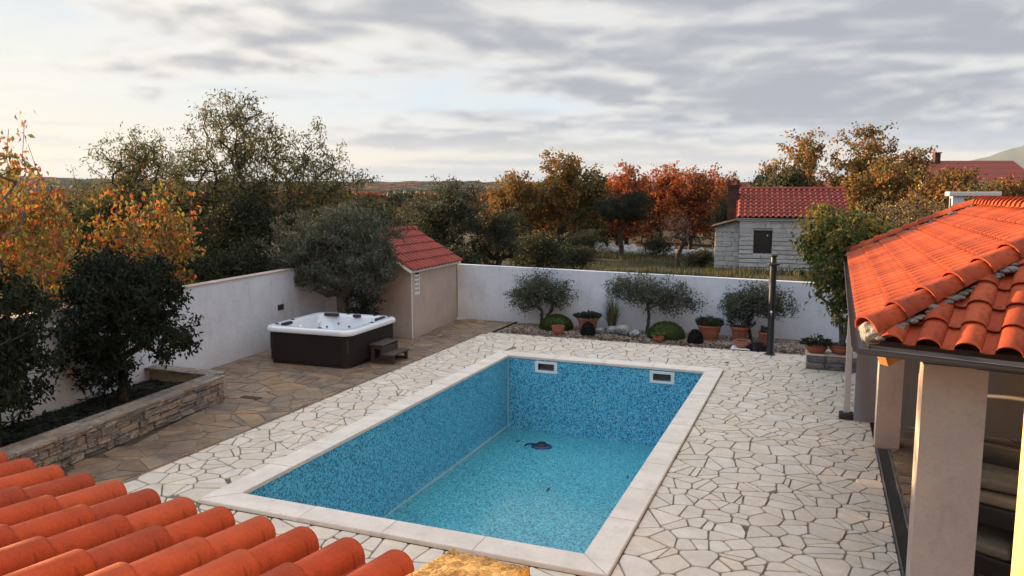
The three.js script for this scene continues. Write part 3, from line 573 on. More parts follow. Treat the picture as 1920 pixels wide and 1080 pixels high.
// ---------------------------------------------------------------- pump shed
{
  const t = thing('garden_shed', 'small beige plastered shed with a steep red tiled roof beside the hot tub', 'shed');
  const c = [[-10.08, -18.02], [-10.36, -21.36], [-11.95, -21.36], [-11.75, -18.35]];   // right-front, right-back, left-back, left-front
  mesh('wall', prism(c, -0.1, [1.80, 1.74, 2.58, 2.66]), MAT.beige, t);
  const eaveN = V(-9.96, 1.84, -17.86), eaveF = V(-10.26, 1.80, -21.50), topF = V(-11.86, 2.74, -21.5);
  const U = eaveF.clone().sub(eaveN); const W = U.length(); U.normalize();
  // facing +x: looking from outside, right hand is -z
  const Vv = topF.clone().sub(eaveF); Vv.addScaledVector(U, -Vv.dot(U)); const Ls = Vv.length(); Vv.normalize();
  const N = U.clone().cross(Vv).normalize();
  const roof = mesh('roof', (() => { const a = eaveN, b = eaveF, cc = eaveF.clone().addScaledVector(Vv, Ls), d = eaveN.clone().addScaledVector(Vv, Ls), dn = N.clone().multiplyScalar(-0.07), pts = [a, b, cc, d], lo = pts.map((p) => p.clone().add(dn)); const pos = []; const q = (p, r, s, u) => pos.push(...p.toArray(), ...r.toArray(), ...s.toArray(), ...p.toArray(), ...s.toArray(), ...u.toArray()); q(a, b, cc, d); q(lo[3], lo[2], lo[1], lo[0]); for (let i = 0; i < 4; i++) { const j = (i + 1) % 4; q(lo[i], lo[j], pts[j], pts[i]); } const g = fromArrays(pos); g.computeVertexNormals(); return uvBox(g); })(), MAT.white, t);
  const w = W / 15, rows = 5, ex = (Ls - 0.02) / rows;
  tileSlope(roof, eaveN.clone().addScaledVector(N, 0.004).addScaledVector(Vv, -0.04), U, Vv, { width: W, rows, expo: ex, w, len: ex + 0.05, geo: tileGeo(w, ex + 0.05, { pan: w * 0.33, rise: 0.055, seg: 6, lift: 0.035 }), mats: MAT.tileRed, seed: 3 });
  capLine(roof, topF.clone().addScaledVector(U, -W).addScaledVector(N, 0.02), topF.clone().addScaledVector(N, 0.02), 10, capGeo(0.10, 0.11, 0.40), 0.40, MAT.tileRed, 5);
  // notice with pictograms
  const cv = document.createElement('canvas'); cv.width = 128; cv.height = 352; const x = cv.getContext('2d');
  x.fillStyle = '#d9d6d0'; x.fillRect(0, 0, 128, 352); x.fillStyle = '#14161a'; x.fillRect(8, 14, 112, 30);
  x.fillStyle = '#20242a';
  for (let r = 0; r < 4; r++) for (let k = 0; k < 3; k++) { const px = 14 + k * 36, py = 70 + r * 66; x.beginPath(); x.arc(px + 13, py + 8, 8, 0, 7); x.fill(); x.fillRect(px + 4, py + 16, 18, 20 + ((r + k) % 2) * 8); x.fillRect(px + (k % 2 ? 0 : 14), py + 24, 14, 6); }
  const ct = new THREE.CanvasTexture(cv); ct.colorSpace = THREE.SRGBColorSpace;
  const sign = mesh('notice_board', new THREE.BoxGeometry(0.24, 0.62, 0.012), [MAT.white, MAT.white, MAT.white, MAT.white, std({ map: ct, roughness: 0.6 }), MAT.white], t);
  sign.position.set(-10.10 + 0.004, 1.47, -18.36); sign.rotation.y = Math.PI / 2 - 0.083;
  mesh('corner_bead', box(0.02, 1.78, 0.02, -10.075, 0.88, -18.03), MAT.white, t);
}

// ---------------------------------------------------------------- hot tub and its steps
{
  const t = thing('hot_tub', 'square dark brown hot tub with an empty pale acrylic shell and rounded rim', 'hot tub', [-10.70, 0, -15.32], 0.03);
  const S = 2.28, h = S / 2;
  const rr = (w, r, n = 6) => { const p = []; for (const [cx, cz, a0] of [[w - r, w - r, 0], [-w + r, w - r, 1], [-w + r, -w + r, 2], [w - r, -w + r, 3]]) for (let i = 0; i <= n; i++) { const a = (a0 + i / n) * Math.PI / 2; p.push([cx + Math.cos(a) * r, cz + Math.sin(a) * r]); } return p; };
  mesh('plinth', prism(rr(h - 0.10, 0.12, 4), 0, 0.12), MAT.black, t);
  for (let k = 0; k < 4; k++) {
    const g = mesh('side_panel', rbox(S - 0.56, 0.66, 0.05, 0.012, 0, 0.41, h - 0.065), MAT.cabinet, t); g.rotation.y = k * Math.PI / 2;
    const cg = []; const n = 6, r = 0.24, cx = h - 0.045 - r;
    const pts = []; for (let i = 0; i <= n; i++) { const a = i / n * Math.PI / 2; pts.push([cx + Math.cos(a) * r, cx + Math.sin(a) * r]); } pts.push([cx, cx + r - 0.05], [cx + r - 0.05, cx]);
    const cm = mesh('corner_panel', prism(pts, 0.075, 0.745), MAT.cabinet, t); cm.rotation.y = k * Math.PI / 2;
    const sl = mesh('corner_light', rbox(0.05, 0.34, 0.012, 0.005), MAT.rubber, cm); sl.position.set(cx + r * 0.712, 0.50, cx + r * 0.712); sl.rotation.y = Math.PI / 4;
  }
  // shell: rim, inner slope, seats and footwell as rings of rounded squares
  const ring = (w, r, y, mod = 0) => rr(w, r, 7).map(([x, z]) => { const a = Math.atan2(z, x), m = 1 + mod * Math.cos(4 * a + 0.4); return [x * m, y, z * m]; });
  const rings = [ring(h - 0.02, 0.24, 0.735), ring(h + 0.005, 0.26, 0.745), ring(h + 0.015, 0.27, 0.775), ring(h + 0.01, 0.27, 0.83), ring(h - 0.02, 0.25, 0.862), ring(h - 0.06, 0.23, 0.873), ring(h - 0.15, 0.22, 0.87), ring(h - 0.19, 0.26, 0.86, 0.0), ring(h - 0.225, 0.28, 0.80, 0.012), ring(h - 0.28, 0.30, 0.62, 0.03), ring(h - 0.34, 0.34, 0.46, 0.04), ring(h - 0.46, 0.36, 0.41, 0.05), ring(h - 0.58, 0.34, 0.39, 0.05), ring(h - 0.62, 0.34, 0.30, 0.03), ring(h - 0.66, 0.32, 0.12), ring(0.02, 0.015, 0.11)];
  const pos = [], idx = [], n = rings[0].length; rings.forEach((q) => q.forEach((p) => pos.push(...p)));
  for (let j = 0; j < rings.length - 1; j++) for (let i = 0; i < n; i++) { const a = j * n + i, b = j * n + (i + 1) % n; idx.push(a, a + n, b, b, a + n, b + n); }
  const g = fromArrays(pos, idx); g.computeVertexNormals();
  const shell = mesh('shell', g, phys({ ...{}, color: rgb(0.70, 0.74, 0.78), roughness: 0.25, clearcoat: 0.5, side: THREE.DoubleSide }), t);
  // seat dividers
  for (let k = 0; k < 4; k++) { const a = k * Math.PI / 2 + 0.78 + (k % 2 ? 0.35 : -0.25); const d = mesh('seat_divider', new THREE.CapsuleGeometry(0.055, 0.28, 5, 10), MAT.acrylic, shell); d.position.set(Math.cos(a) * 0.83, 0.60, Math.sin(a) * 0.83); d.rotation.set(0, -a, 0.45); }
  for (const [x, z, ry, w] of [[-0.86, 0.62, 1.57, 0.34], [-0.62, -0.88, 0, 0.40], [0.86, -0.72, 1.57, 0.40], [0.1, -0.90, 0, 0.2]]) { const q = mesh('headrest', rbox(w, 0.075, 0.11, 0.03, 0, 0, 0, 3), MAT.rubber, t); q.position.set(x, 0.853, z); q.rotation.y = ry; }
  for (const [x, z] of [[-1.0, 0.2], [-0.97, 0.85], [-0.2, -1.0], [0.55, -1.0], [1.02, -0.05], [0.3, 1.0], [0.95, -1.0]]) at(mesh('valve', lathe([[0, 0.02], [0.03, 0.02], [0.045, 0.008], [0.05, 0]], 14), MAT.rubber, t), x, 0.872, z);
  for (let k = 0; k < 18; k++) { const a = k / 18 * Math.PI * 2 + 0.1, r = 0.80 + 0.02 * Math.sin(k * 2.3), q = mesh('jet', new THREE.CylinderGeometry(0.028, 0.032, 0.02, 10), MAT.metal, t); q.position.set(Math.cos(a) * r, 0.60 + 0.06 * Math.sin(k * 1.7), Math.sin(a) * r); q.rotation.set(0, -a, Math.PI / 2); }
}
{
  const t = thing('tub_steps', 'two dark brown plastic steps against the side of the hot tub', 'steps', [-9.28, 0, -15.42], 0.03);
  mesh('upper_tread', rbox(0.34, 0.05, 0.78, 0.018, -0.09, 0.42, 0), MAT.steptread, t);
  mesh('lower_tread', rbox(0.32, 0.05, 0.80, 0.018, 0.20, 0.21, 0), MAT.steptread, t);
  for (const s of [-1, 1]) { const sh = new THREE.Shape([[-0.24, 0], [0.34, 0], [0.34, 0.19], [0.07, 0.19], [0.07, 0.395], [-0.24, 0.395]].map((p) => new THREE.Vector2(...p))); sh.holes.push(new THREE.Path([[-0.16, 0.06], [0.27, 0.06], [0.27, 0.13], [0.0, 0.14], [0.0, 0.33], [-0.16, 0.33]].map((p) => new THREE.Vector2(...p)))); mesh('side_frame', new THREE.ExtrudeGeometry(sh, { depth: 0.05, bevelEnabled: false }).translate(0, 0, s * 0.33 - 0.025), MAT.steptread, t); }
  mesh('riser', box(0.02, 0.16, 0.6, 0.06, 0.30, 0), MAT.steptread, t);
}

// ---------------------------------------------------------------- wall lights, shower, planter
function wallLight(x, y, z, turn, label) { const t = thing('wall_light', label, 'wall light', [x, y, z], turn, 'recessed wall lights'); mesh('housing', rbox(0.24, 0.14, 0.035, 0.008), MAT.rubber, t); for (let k = -1; k <= 1; k++) mesh('louvre', box(0.2, 0.018, 0.014, 0, k * 0.038, 0.020), MAT.zinc, t); }
{ const q = (px, z, y, l) => wallLight(wallX(z) + 0.014, y, z, Math.PI / 2 + 0.09, l); q(0, -11.75, 0.90, 'small dark louvred light on the white wall above the planter return'); q(0, -16.05, 0.98, 'small dark louvred light on the white wall left of the hot tub'); wallLight(-3.36, 0.92, -21.695, 0.02, 'small dark louvred light on the white wall below the middle small olive'); }
{
  const t = thing('solar_shower', 'tall black pole shower with a chrome tap at the edge of the paving', 'shower', [-1.02, 0, -19.42]);
  mesh('base_plate', lathe([[0, 0.0], [0.13, 0.0], [0.13, 0.018], [0.09, 0.03], [0, 0.03]], 24), MAT.black, t);
  mesh('column', lathe([[0.085, 0.02], [0.085, 0.10], [0.078, 0.13], [0.078, 2.2], [0.06, 2.22], [0.06, 2.40], [0, 2.41]], 24), MAT.black, t);
  mesh('collar', lathe([[0.078, 2.16], [0.14, 2.18], [0.15, 2.205], [0.14, 2.23], [0.07, 2.25]], 24), MAT.black, t);
  mesh('shower_head', lathe([[0.0, 2.37], [0.085, 2.38], [0.095, 2.405], [0.085, 2.43], [0, 2.445]], 24), MAT.black, t);
  const k = mesh('tap', lathe([[0, 0], [0.02, 0], [0.02, 0.03], [0.03, 0.035], [0.03, 0.055], [0, 0.06]], 14), MAT.chrome, t); k.position.set(0.005, 1.06, 0.075); k.rotation.x = Math.PI / 2;
  mesh('tap_lever', tube([V(0.005, 1.07, 0.12), V(0.005, 1.02, 0.125), V(0.0, 0.985, 0.12)], 0.009, 8, 6), MAT.chrome, t);
}
{
  const t = thing('block_planter', 'low planter of grey concrete blocks holding two pots beside the pergola', 'planter', [0.35, 0, -18.35]);
  const R = rng(8);
  for (let r = 0; r < 2; r++) for (let k = 0; k < 3; k++) at(mesh('block', blockGeo(0.385, 0.15, 0.24, R, 0.05), MAT.stone[[5, 3, 1][k]], t), -0.34 + k * 0.39 + (r ? 0.03 : 0), 0.078 + r * 0.155, 0.12);
  mesh('core', box(1.1, 0.28, 0.5, 0.02, 0.14, -0.25), MAT.mortar, t);
  for (let k = 0; k < 3; k++) at(mesh('capping_slab', blockGeo(0.40, 0.04, 0.62, R, 0.04), MAT.flag[k], t), -0.35 + k * 0.4, 0.335, -0.06);
}

// ---------------------------------------------------------------- trees: branches grown to leaf clusters spread through the crown
function makeTree(name, label, category, o) {
  const R = rng(o.seed), t = thing(name, label, category, [o.at[0], o.at[1] ?? groundY(o.at[0], o.at[2]) - 0.03, o.at[2]], 0, o.group);
  const gauss = () => (R() + R() + R() - 1.5) * 1.15;
  const centers = [];
  let guard = 0;
  const wsum = o.blobs.map((b) => Math.pow(b[3] * b[4] * b[5], 0.75)), wt = wsum.reduce((a, b) => a + b, 0);
  while (centers.length < o.clusters && guard++ < o.clusters * 40) {
    let q = R() * wt, k = 0; while (q > wsum[k] && k < wsum.length - 1) { q -= wsum[k]; k++; }
    const b = o.blobs[k], a = R() * Math.PI * 2, c = R() * 2 - 1, s = Math.sqrt(1 - c * c), rad = Math.pow(R(), o.shell ?? 0.45);
    const n = 0.78 + 0.44 * fbm(Math.cos(a) * 2.2 + o.seed, c * 2.2 + Math.sin(a) * 2.2 + k * 7, 3);
    const p = V(b[0] + Math.cos(a) * s * b[3] * rad * n, b[1] + c * b[4] * rad * n, b[2] + Math.sin(a) * s * b[5] * rad * n);
    if (p.y < (o.minY ?? 0.2)) continue;
    if (o.gaps && fbm(p.x * o.gaps + 9, p.y * o.gaps + p.z * o.gaps * 0.7 + o.seed, 2) < 0.36) continue;
    centers.push(p);
  }
  // skeleton
  const nodes = [], add = (p, par) => { nodes.push({ p, par, r: 0, kids: 0 }); return nodes.length - 1; };
  const fork = V(...(o.fork ?? [0, 0.8, 0])), stems = o.stems ?? 1, tips = [];
  for (let s = 0; s < stems; s++) {
    const sp = stems > 1 ? V((R() - 0.5) * (o.stemSpread ?? 0.5), 0, (R() - 0.5) * (o.stemSpread ?? 0.5)) : V(0, 0, 0);
    let i = add(sp.clone().multiplyScalar(0.4), -1); const n = 5;
    for (let k = 1; k <= n; k++) { const f = k / n; i = add(V(lerp(sp.x * 0.4, fork.x + sp.x * 1.6, f) + (R() - 0.5) * 0.10 * fork.y * 0.5, fork.y * f * (stems > 1 ? 0.8 + 0.5 * R() : 1), lerp(sp.z * 0.4, fork.z + sp.z * 1.6, f) + (R() - 0.5) * 0.10 * fork.y * 0.5), i); }
    tips.push(i);
  }
  const order = centers.map((p, i) => [p.distanceTo(fork), i]).sort((a, b) => a[0] - b[0]), ends = [];
  for (const [, ci] of order) {
    const p = centers[ci]; let best = -1, bd = 1e9;
    for (let i = stems > 1 ? 2 : Math.min(3, nodes.length - 1); i < nodes.length; i++) { const q = nodes[i].p, d = p.distanceTo(q) + Math.max(0, q.y - p.y) * (o.upBias ?? 0.8) + (nodes[i].depth ?? 0) * 0.02; if (d < bd) { bd = d; best = i; } }
    const q = nodes[best].p, L = p.distanceTo(q), n = Math.max(1, Math.min(4, Math.round(L / (o.segLen ?? 0.35)))); let i = best;
    for (let k = 1; k <= n; k++) { const f = k / n, b = q.clone().lerp(p, f); const bow = Math.sin(f * Math.PI) * L * (o.bow ?? 0.10); b.y -= bow * 0.6; if (k < n) b.add(V((R() - 0.5) * L * 0.14, (R() - 0.5) * L * 0.10, (R() - 0.5) * L * 0.14)); i = add(b, i); nodes[i].depth = (nodes[best].depth ?? 0) + k; }
    ends.push(i);
  }
  for (let k = 0; k < (o.whips ?? 0); k++) {                                    // bare upright shoots above the crown
    let i = ends[Math.floor(R() * ends.length)]; for (let g = 0; g < 30 && nodes[i].p.y < fork.y * 2.6; g++) i = ends[Math.floor(R() * ends.length)];
    const n = 4, L = 0.3 + 0.55 * R(), lx = (R() - 0.5) * 0.7, lz = (R() - 0.5) * 0.35, s = nodes[i].p.clone(); let j = i;
    for (let q = 1; q <= n; q++) j = add(s.clone().add(V(lx * L * q / n, L * q / n, lz * L * q / n)), j);
    nodes[j].whip = true; ends.push(j);
  }
  const r0 = o.twig ?? 0.006, pw = 2.2;
  for (const e of ends) for (let i = e; i >= 0; i = nodes[i].par) nodes[i].kids++;
  const K = Math.max(1, ...nodes.map((n) => n.kids)), rmax = o.trunkR ?? 0.1, ex = Math.log(rmax / r0) / Math.log(Math.max(2, K));
  for (const n of nodes) n.r = r0 * Math.pow(Math.max(1, n.kids), ex);
  { // tubes
    const pos = [], idx = [], uv = [], d = V(), x = V(), z = V();
    nodes.forEach((n) => {
      if (n.par < 0 || (n.kids === 0)) return; const a = nodes[n.par], s = n.r > 0.03 ? 8 : n.r > 0.012 ? 5 : 3, ra = n.par >= 0 && nodes[n.par].par < 0 ? a.r * 1.25 : Math.min(a.r, n.r * 1.5), base = pos.length / 3;
      d.copy(n.p).sub(a.p); const L = d.length(); if (L < 1e-5) return; d.divideScalar(L); x.set(Math.abs(d.y) > 0.9 ? 1 : 0, Math.abs(d.y) > 0.9 ? 0 : 1, 0).cross(d).normalize(); z.copy(d).cross(x);
      for (const [c, r] of [[a.p, ra], [n.p, n.r]]) for (let k = 0; k < s; k++) { const an = k / s * Math.PI * 2, cx = Math.cos(an) * r, cz = Math.sin(an) * r; pos.push(c.x + x.x * cx + z.x * cz, c.y + x.y * cx + z.y * cz, c.z + x.z * cx + z.z * cz); uv.push(k / s * r * 6, (c === a.p ? 0 : L)); }
      for (let k = 0; k < s; k++) { const k2 = (k + 1) % s; idx.push(base + k, base + k2, base + s + k, base + k2, base + s + k2, base + s + k); }
    });
    if (pos.length) { const g = fromArrays(pos, idx, null, uv); g.computeVertexNormals(); mesh('trunk', g, o.bark ?? MAT.bark, t); }
  }
  { // leaves
    const pos = [], idx = [], col = [], ax = V(), side = V(), up = V(), p = V(), mid = V();
    for (const b of o.blobs) mid.add(V(b[0], b[1], b[2])); mid.divideScalar(o.blobs.length);
    const one = (c, cl) => {
      const L = o.leaf[0] * (0.65 + 0.7 * R()), W = o.leaf[1] * (0.65 + 0.7 * R());
      ax.set(gauss(), gauss() - (o.droop ?? 0.3) + (o.lift ?? 0), gauss()).normalize(); side.set(gauss(), gauss() * 0.5, gauss()).cross(ax).normalize(); up.copy(side).cross(ax).multiplyScalar(W * 0.22);
      const i = pos.length / 3, tip = ax.clone().multiplyScalar(L);
      pos.push(c.x, c.y, c.z, c.x + tip.x * 0.45 + side.x * W / 2 + up.x, c.y + tip.y * 0.45 + side.y * W / 2 + up.y, c.z + tip.z * 0.45 + side.z * W / 2 + up.z, c.x + tip.x, c.y + tip.y, c.z + tip.z, c.x + tip.x * 0.45 - side.x * W / 2 + up.x, c.y + tip.y * 0.45 - side.y * W / 2 + up.y, c.z + tip.z * 0.45 - side.z * W / 2 + up.z);
      idx.push(i, i + 1, i + 2, i, i + 2, i + 3); for (let k = 0; k < 4; k++) col.push(...cl);
    };
    for (const e of ends) {
      const n = nodes[e], q = nodes[n.par]?.p ?? n.p, cnt = Math.round(o.leaves * (0.6 + 0.8 * R()) * (n.whip ? 0.6 : 1)), tint = R(), dir = n.p.clone().sub(q).normalize();
      for (let k = 0; k < cnt; k++) {
        const along = o.along ? (R() * 1.3 - 0.9) * o.along : 0;
        p.copy(n.p).addScaledVector(dir, along).add(V(gauss(), gauss() * (o.flat ?? 0.8), gauss()).multiplyScalar(o.spread));
        if (p.y < (o.minY ?? 0.2) * 0.6) continue;
        const w = clamp(tint + (R() - 0.5) * 0.6) * (o.colors.length - 0.001), base = o.colors[Math.floor(w)], v = 0.7 + 0.6 * R();
        one(p, [base[0] * v, base[1] * v, base[2] * v]);
      }
    }
    const g = fromArrays(pos, idx, col); stuff(mesh('crown', g, o.mat ?? MAT.leaf, t));
  }
  return t;
}
const OLIVE = [[0.10, 0.115, 0.075], [0.15, 0.165, 0.12], [0.07, 0.085, 0.05], [0.20, 0.215, 0.165], [0.085, 0.10, 0.06]];
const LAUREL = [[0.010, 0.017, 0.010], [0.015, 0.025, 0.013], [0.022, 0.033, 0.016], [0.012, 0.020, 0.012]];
const AUTUMN = [[0.16, 0.17, 0.04], [0.36, 0.22, 0.05], [0.50, 0.17, 0.04], [0.22, 0.19, 0.045], [0.46, 0.12, 0.035], [0.26, 0.13, 0.04], [0.30, 0.25, 0.05]];
const ORANGE = [[0.40, 0.12, 0.03], [0.46, 0.10, 0.025], [0.34, 0.075, 0.025], [0.26, 0.08, 0.025], [0.42, 0.18, 0.04], [0.16, 0.06, 0.025]];
const OAK = [[0.14, 0.13, 0.035], [0.30, 0.15, 0.035], [0.36, 0.13, 0.03], [0.20, 0.13, 0.035], [0.10, 0.10, 0.03], [0.34, 0.20, 0.045]];
const ALMOND = [[0.11, 0.13, 0.05], [0.16, 0.155, 0.06], [0.20, 0.14, 0.05], [0.085, 0.10, 0.04]];
const SCRUB = [[0.045, 0.055, 0.022], [0.035, 0.045, 0.02], [0.06, 0.06, 0.025], [0.028, 0.035, 0.016]];

// big olive by the tub
makeTree('olive_tree', 'large bushy olive tree with silvery leaves between the hot tub and the shed', 'olive tree', { seed: 101, at: [-11.8, 0, -17.5], blobs: [[-0.75, 2.5, 0.25, 1.35, 1.0, 1.05], [0.5, 2.4, 0.1, 1.25, 1.1, 1.0], [-1.25, 2.0, 0.4, 0.95, 0.85, 0.8], [0.1, 3.05, 0.1, 1.2, 0.65, 0.9], [1.0, 1.9, 0.1, 0.6, 0.9, 0.6], [-0.4, 1.7, 0.3, 1.0, 0.55, 0.7], [1.15, 2.5, 0.1, 0.65, 0.85, 0.6]], clusters: 860, leaves: 40, spread: 0.11, along: 0.35, leaf: [0.10, 0.028], colors: OLIVE, trunkR: 0.12, twig: 0.004, fork: [0.15, 0.95, 0], stems: 2, lift: 0.75, droop: 0, minY: 0.9, shell: 0.55, segLen: 0.25 });
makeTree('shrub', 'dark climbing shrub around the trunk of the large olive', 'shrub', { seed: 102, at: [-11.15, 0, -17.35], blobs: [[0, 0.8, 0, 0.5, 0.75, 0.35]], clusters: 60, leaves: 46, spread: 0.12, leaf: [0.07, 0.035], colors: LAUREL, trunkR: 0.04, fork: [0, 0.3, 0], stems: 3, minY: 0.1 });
// laurels in the planter bed
for (const [seed, at, blobs, label, cl] of [
  [111, [-11.42, 0.2, -9.9], [[0.22, 1.75, 0, 1.1, 0.9, 1.0], [0.2, 2.2, 0, 0.95, 0.58, 0.85], [0.9, 1.35, -0.1, 0.6, 0.62, 0.6], [-0.5, 1.1, 0.2, 0.66, 0.85, 0.6], [-0.75, 0.7, 0.3, 0.5, 0.6, 0.45], [0.25, 0.75, 0.45, 0.55, 0.45, 0.35]], 'dark evergreen laurel with a rounded crown growing in the planter before the wall light', 420],
  [112, [-10.75, 0.2, -7.15], [[-0.15, 1.9, 0, 1.0, 0.85, 1.0], [0.15, 1.2, 0.1, 0.72, 0.85, 0.7], [-0.7, 1.3, 0, 0.8, 0.9, 0.8]], 'dark evergreen laurel in the planter where the low stone wall meets the tiled roof', 400],
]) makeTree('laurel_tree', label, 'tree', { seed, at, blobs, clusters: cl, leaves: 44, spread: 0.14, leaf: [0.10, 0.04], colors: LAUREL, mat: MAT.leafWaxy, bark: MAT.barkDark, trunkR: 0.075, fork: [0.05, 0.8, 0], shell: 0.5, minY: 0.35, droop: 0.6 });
{ // dark ground cover in the planter bed
  const R = rng(66), pos = [], idx = [], col = [];
  for (let i = 0; i < 9000; i++) { const z = lerp(-5.2, -11.2, R()), x = lerp(-10.35 + (z + 5.2) * 0.085, wallX(z) + 0.1, R()), y = 0.19 + 0.14 * R() * fbm(x * 3, z * 3, 2), a = R() * 6.28, l = 0.05 + 0.05 * R(), k = pos.length / 3, c = LAUREL[i % 4].map((v) => v * (0.8 + 0.5 * R())); pos.push(x, y, z, x + Math.cos(a) * l + Math.sin(a) * l * 0.3, y + 0.03 * R(), z + Math.sin(a) * l - Math.cos(a) * l * 0.3, x + Math.cos(a) * l * 1.7, y + 0.04 * (R() - 0.3), z + Math.sin(a) * l * 1.7); idx.push(k, k + 1, k + 2); col.push(...c, ...c, ...c); }
  const g = mesh('ground_cover', fromArrays(pos, idx, col), MAT.leaf, scene); stuff(g); tag(g, 'low dark green ground cover on the planter soil', 'ground cover');
}
// autumn-coloured trees outside the left wall
for (const [seed, at, blobs, label, cl, tk] of [
  [121, [-14.6, null, -10.4], [[0, 2.5, 0, 1.4, 1.6, 1.2], [-0.6, 3.5, 0.2, 0.9, 1.1, 0.8], [0.9, 2.2, -0.4, 0.9, 1.1, 0.9], [-0.1, 4.25, 0, 0.5, 0.75, 0.5]], 'orange and yellow leaved cherry tree with bare whips behind the white wall', 330, 0.09],
  [122, [-14.2, null, -13.1], [[0, 2.3, 0, 1.2, 1.5, 1.1], [0.5, 2.9, -0.3, 0.8, 1.1, 0.8], [-0.5, 3.3, 0.2, 0.7, 0.8, 0.7]], 'orange and green leaved young tree leaning over the white wall beside the cherry', 250, 0.08],
  [123, [-16.8, null, -12.0], [[0, 2.4, 0, 1.5, 1.4, 1.4], [0.6, 3.2, 0, 0.9, 0.9, 0.9]], 'yellowing bushy tree standing farther behind the white wall', 260, 0.08],
]) makeTree('cherry_tree', label, 'tree', { seed, at, blobs, clusters: cl, leaves: 13, spread: 0.13, along: 0.55, leaf: [0.125, 0.07], gaps: 1.3, whips: 22, colors: AUTUMN, trunkR: tk, fork: [0, 0.8, 0], stems: 3, stemSpread: 0.9, droop: 1.0, shell: 0.6, bow: 0.04, minY: 0.3, segLen: 0.4 });
makeTree('laurel_tree', 'added unseen evergreen tree outside the wall that shades the lower tiled roof', 'tree', { seed: 113, at: [-13.4, null, -5.3], blobs: [[0, 2.9, 0, 1.6, 1.5, 1.7], [0.2, 3.8, -0.3, 1.1, 0.7, 1.1], [0.2, 2.9, 1.9, 1.4, 1.4, 1.4]], clusters: 420, leaves: 40, spread: 0.2, leaf: [0.13, 0.06], colors: LAUREL, mat: MAT.leafWaxy, bark: MAT.barkDark, trunkR: 0.1, fork: [0, 1.0, 0], shell: 0.5, minY: 0.5 });  // added out of view on the left to keep the sun off the lower roof
// open almond tree
makeTree('almond_tree', 'tall open crowned almond tree with thin feathery leaves behind the white wall', 'tree', { seed: 131, at: [-17.2, null, -20.2], blobs: [[-0.4, 5.0, 0, 2.0, 1.6, 1.6], [-2.6, 4.2, 0.4, 1.7, 1.5, 1.5], [1.7, 4.6, -0.3, 1.7, 1.4, 1.4], [2.9, 3.7, -0.5, 1.6, 1.1, 1.3], [0.2, 3.6, 0, 2.6, 1.1, 1.7], [-0.5, 6.1, 0, 1.2, 0.8, 0.9]], clusters: 950, leaves: 20, spread: 0.17, along: 0.45, leaf: [0.12, 0.038], colors: ALMOND, bark: MAT.barkDark, trunkR: 0.10, fork: [0, 1.5, 0], stems: 5, stemSpread: 1.9, bow: -0.03, droop: 0.6, shell: 0.62, upBias: 1.4, gaps: 1.5, minY: 1.2, segLen: 0.4, twig: 0.007 });
makeTree('almond_tree', 'smaller open crowned almond tree standing beside the tall almond', 'tree', { seed: 132, at: [-19.6, null, -17.6], blobs: [[0, 4.0, 0, 1.6, 1.4, 1.5], [-0.9, 3.2, 0.3, 1.4, 1.0, 1.2], [0.8, 4.7, 0, 1.0, 0.8, 0.9]], clusters: 420, leaves: 14, spread: 0.16, along: 0.4, leaf: [0.13, 0.036], colors: ALMOND, bark: MAT.barkDark, trunkR: 0.08, fork: [0, 1.2, 0], stems: 3, stemSpread: 1.4, bow: -0.03, droop: 0.6, shell: 0.62, upBias: 1.4, gaps: 1.5, minY: 1.0, segLen: 0.4 });
// scrub filling the edge of the field below the almonds
[[-14.8, -16.9, 2.1, 1.4, 201], [-15.8, -15.0, 2.3, 1.4, 202], [-17.0, -19.0, 3.1, 1.7, 203], [-14.6, -20.6, 2.5, 1.5, 204], [-19.5, -21.5, 3.4, 2.1, 205], [-21.5, -17.5, 3.0, 2.0, 206], [-15.4, -23.6, 3.0, 1.7, 207], [-23.5, -21.5, 3.4, 2.4, 208]].forEach(([x, z, h, r, seed], k) =>
  makeTree('thicket_bush', ['dark dense bush pressed against the outside of the white wall', 'dark dense bush under the autumn trees by the white wall', 'dark tall bush under the tall almond', 'dark bush behind the wall corner by the hot tub', 'broad dark bush behind the tall almond', 'dark bush behind the smaller almond', 'dark bush behind the shed and big olive', 'broad dark bush deep in the field left of the almonds'][k], 'bush', { seed, at: [x, null, z], blobs: [[0, h * 0.55, 0, r, h * 0.6, r * 0.9], [r * 0.3, h * 0.85, 0, r * 0.6, h * 0.35, r * 0.6]], clusters: 230, leaves: 42, spread: 0.24, leaf: [0.12, 0.06], colors: SCRUB, bark: MAT.barkDark, trunkR: 0.05, fork: [0, 0.4, 0], stems: 4, stemSpread: 0.9, shell: 0.5, minY: 0.05, group: 'thicket behind the left wall' }));

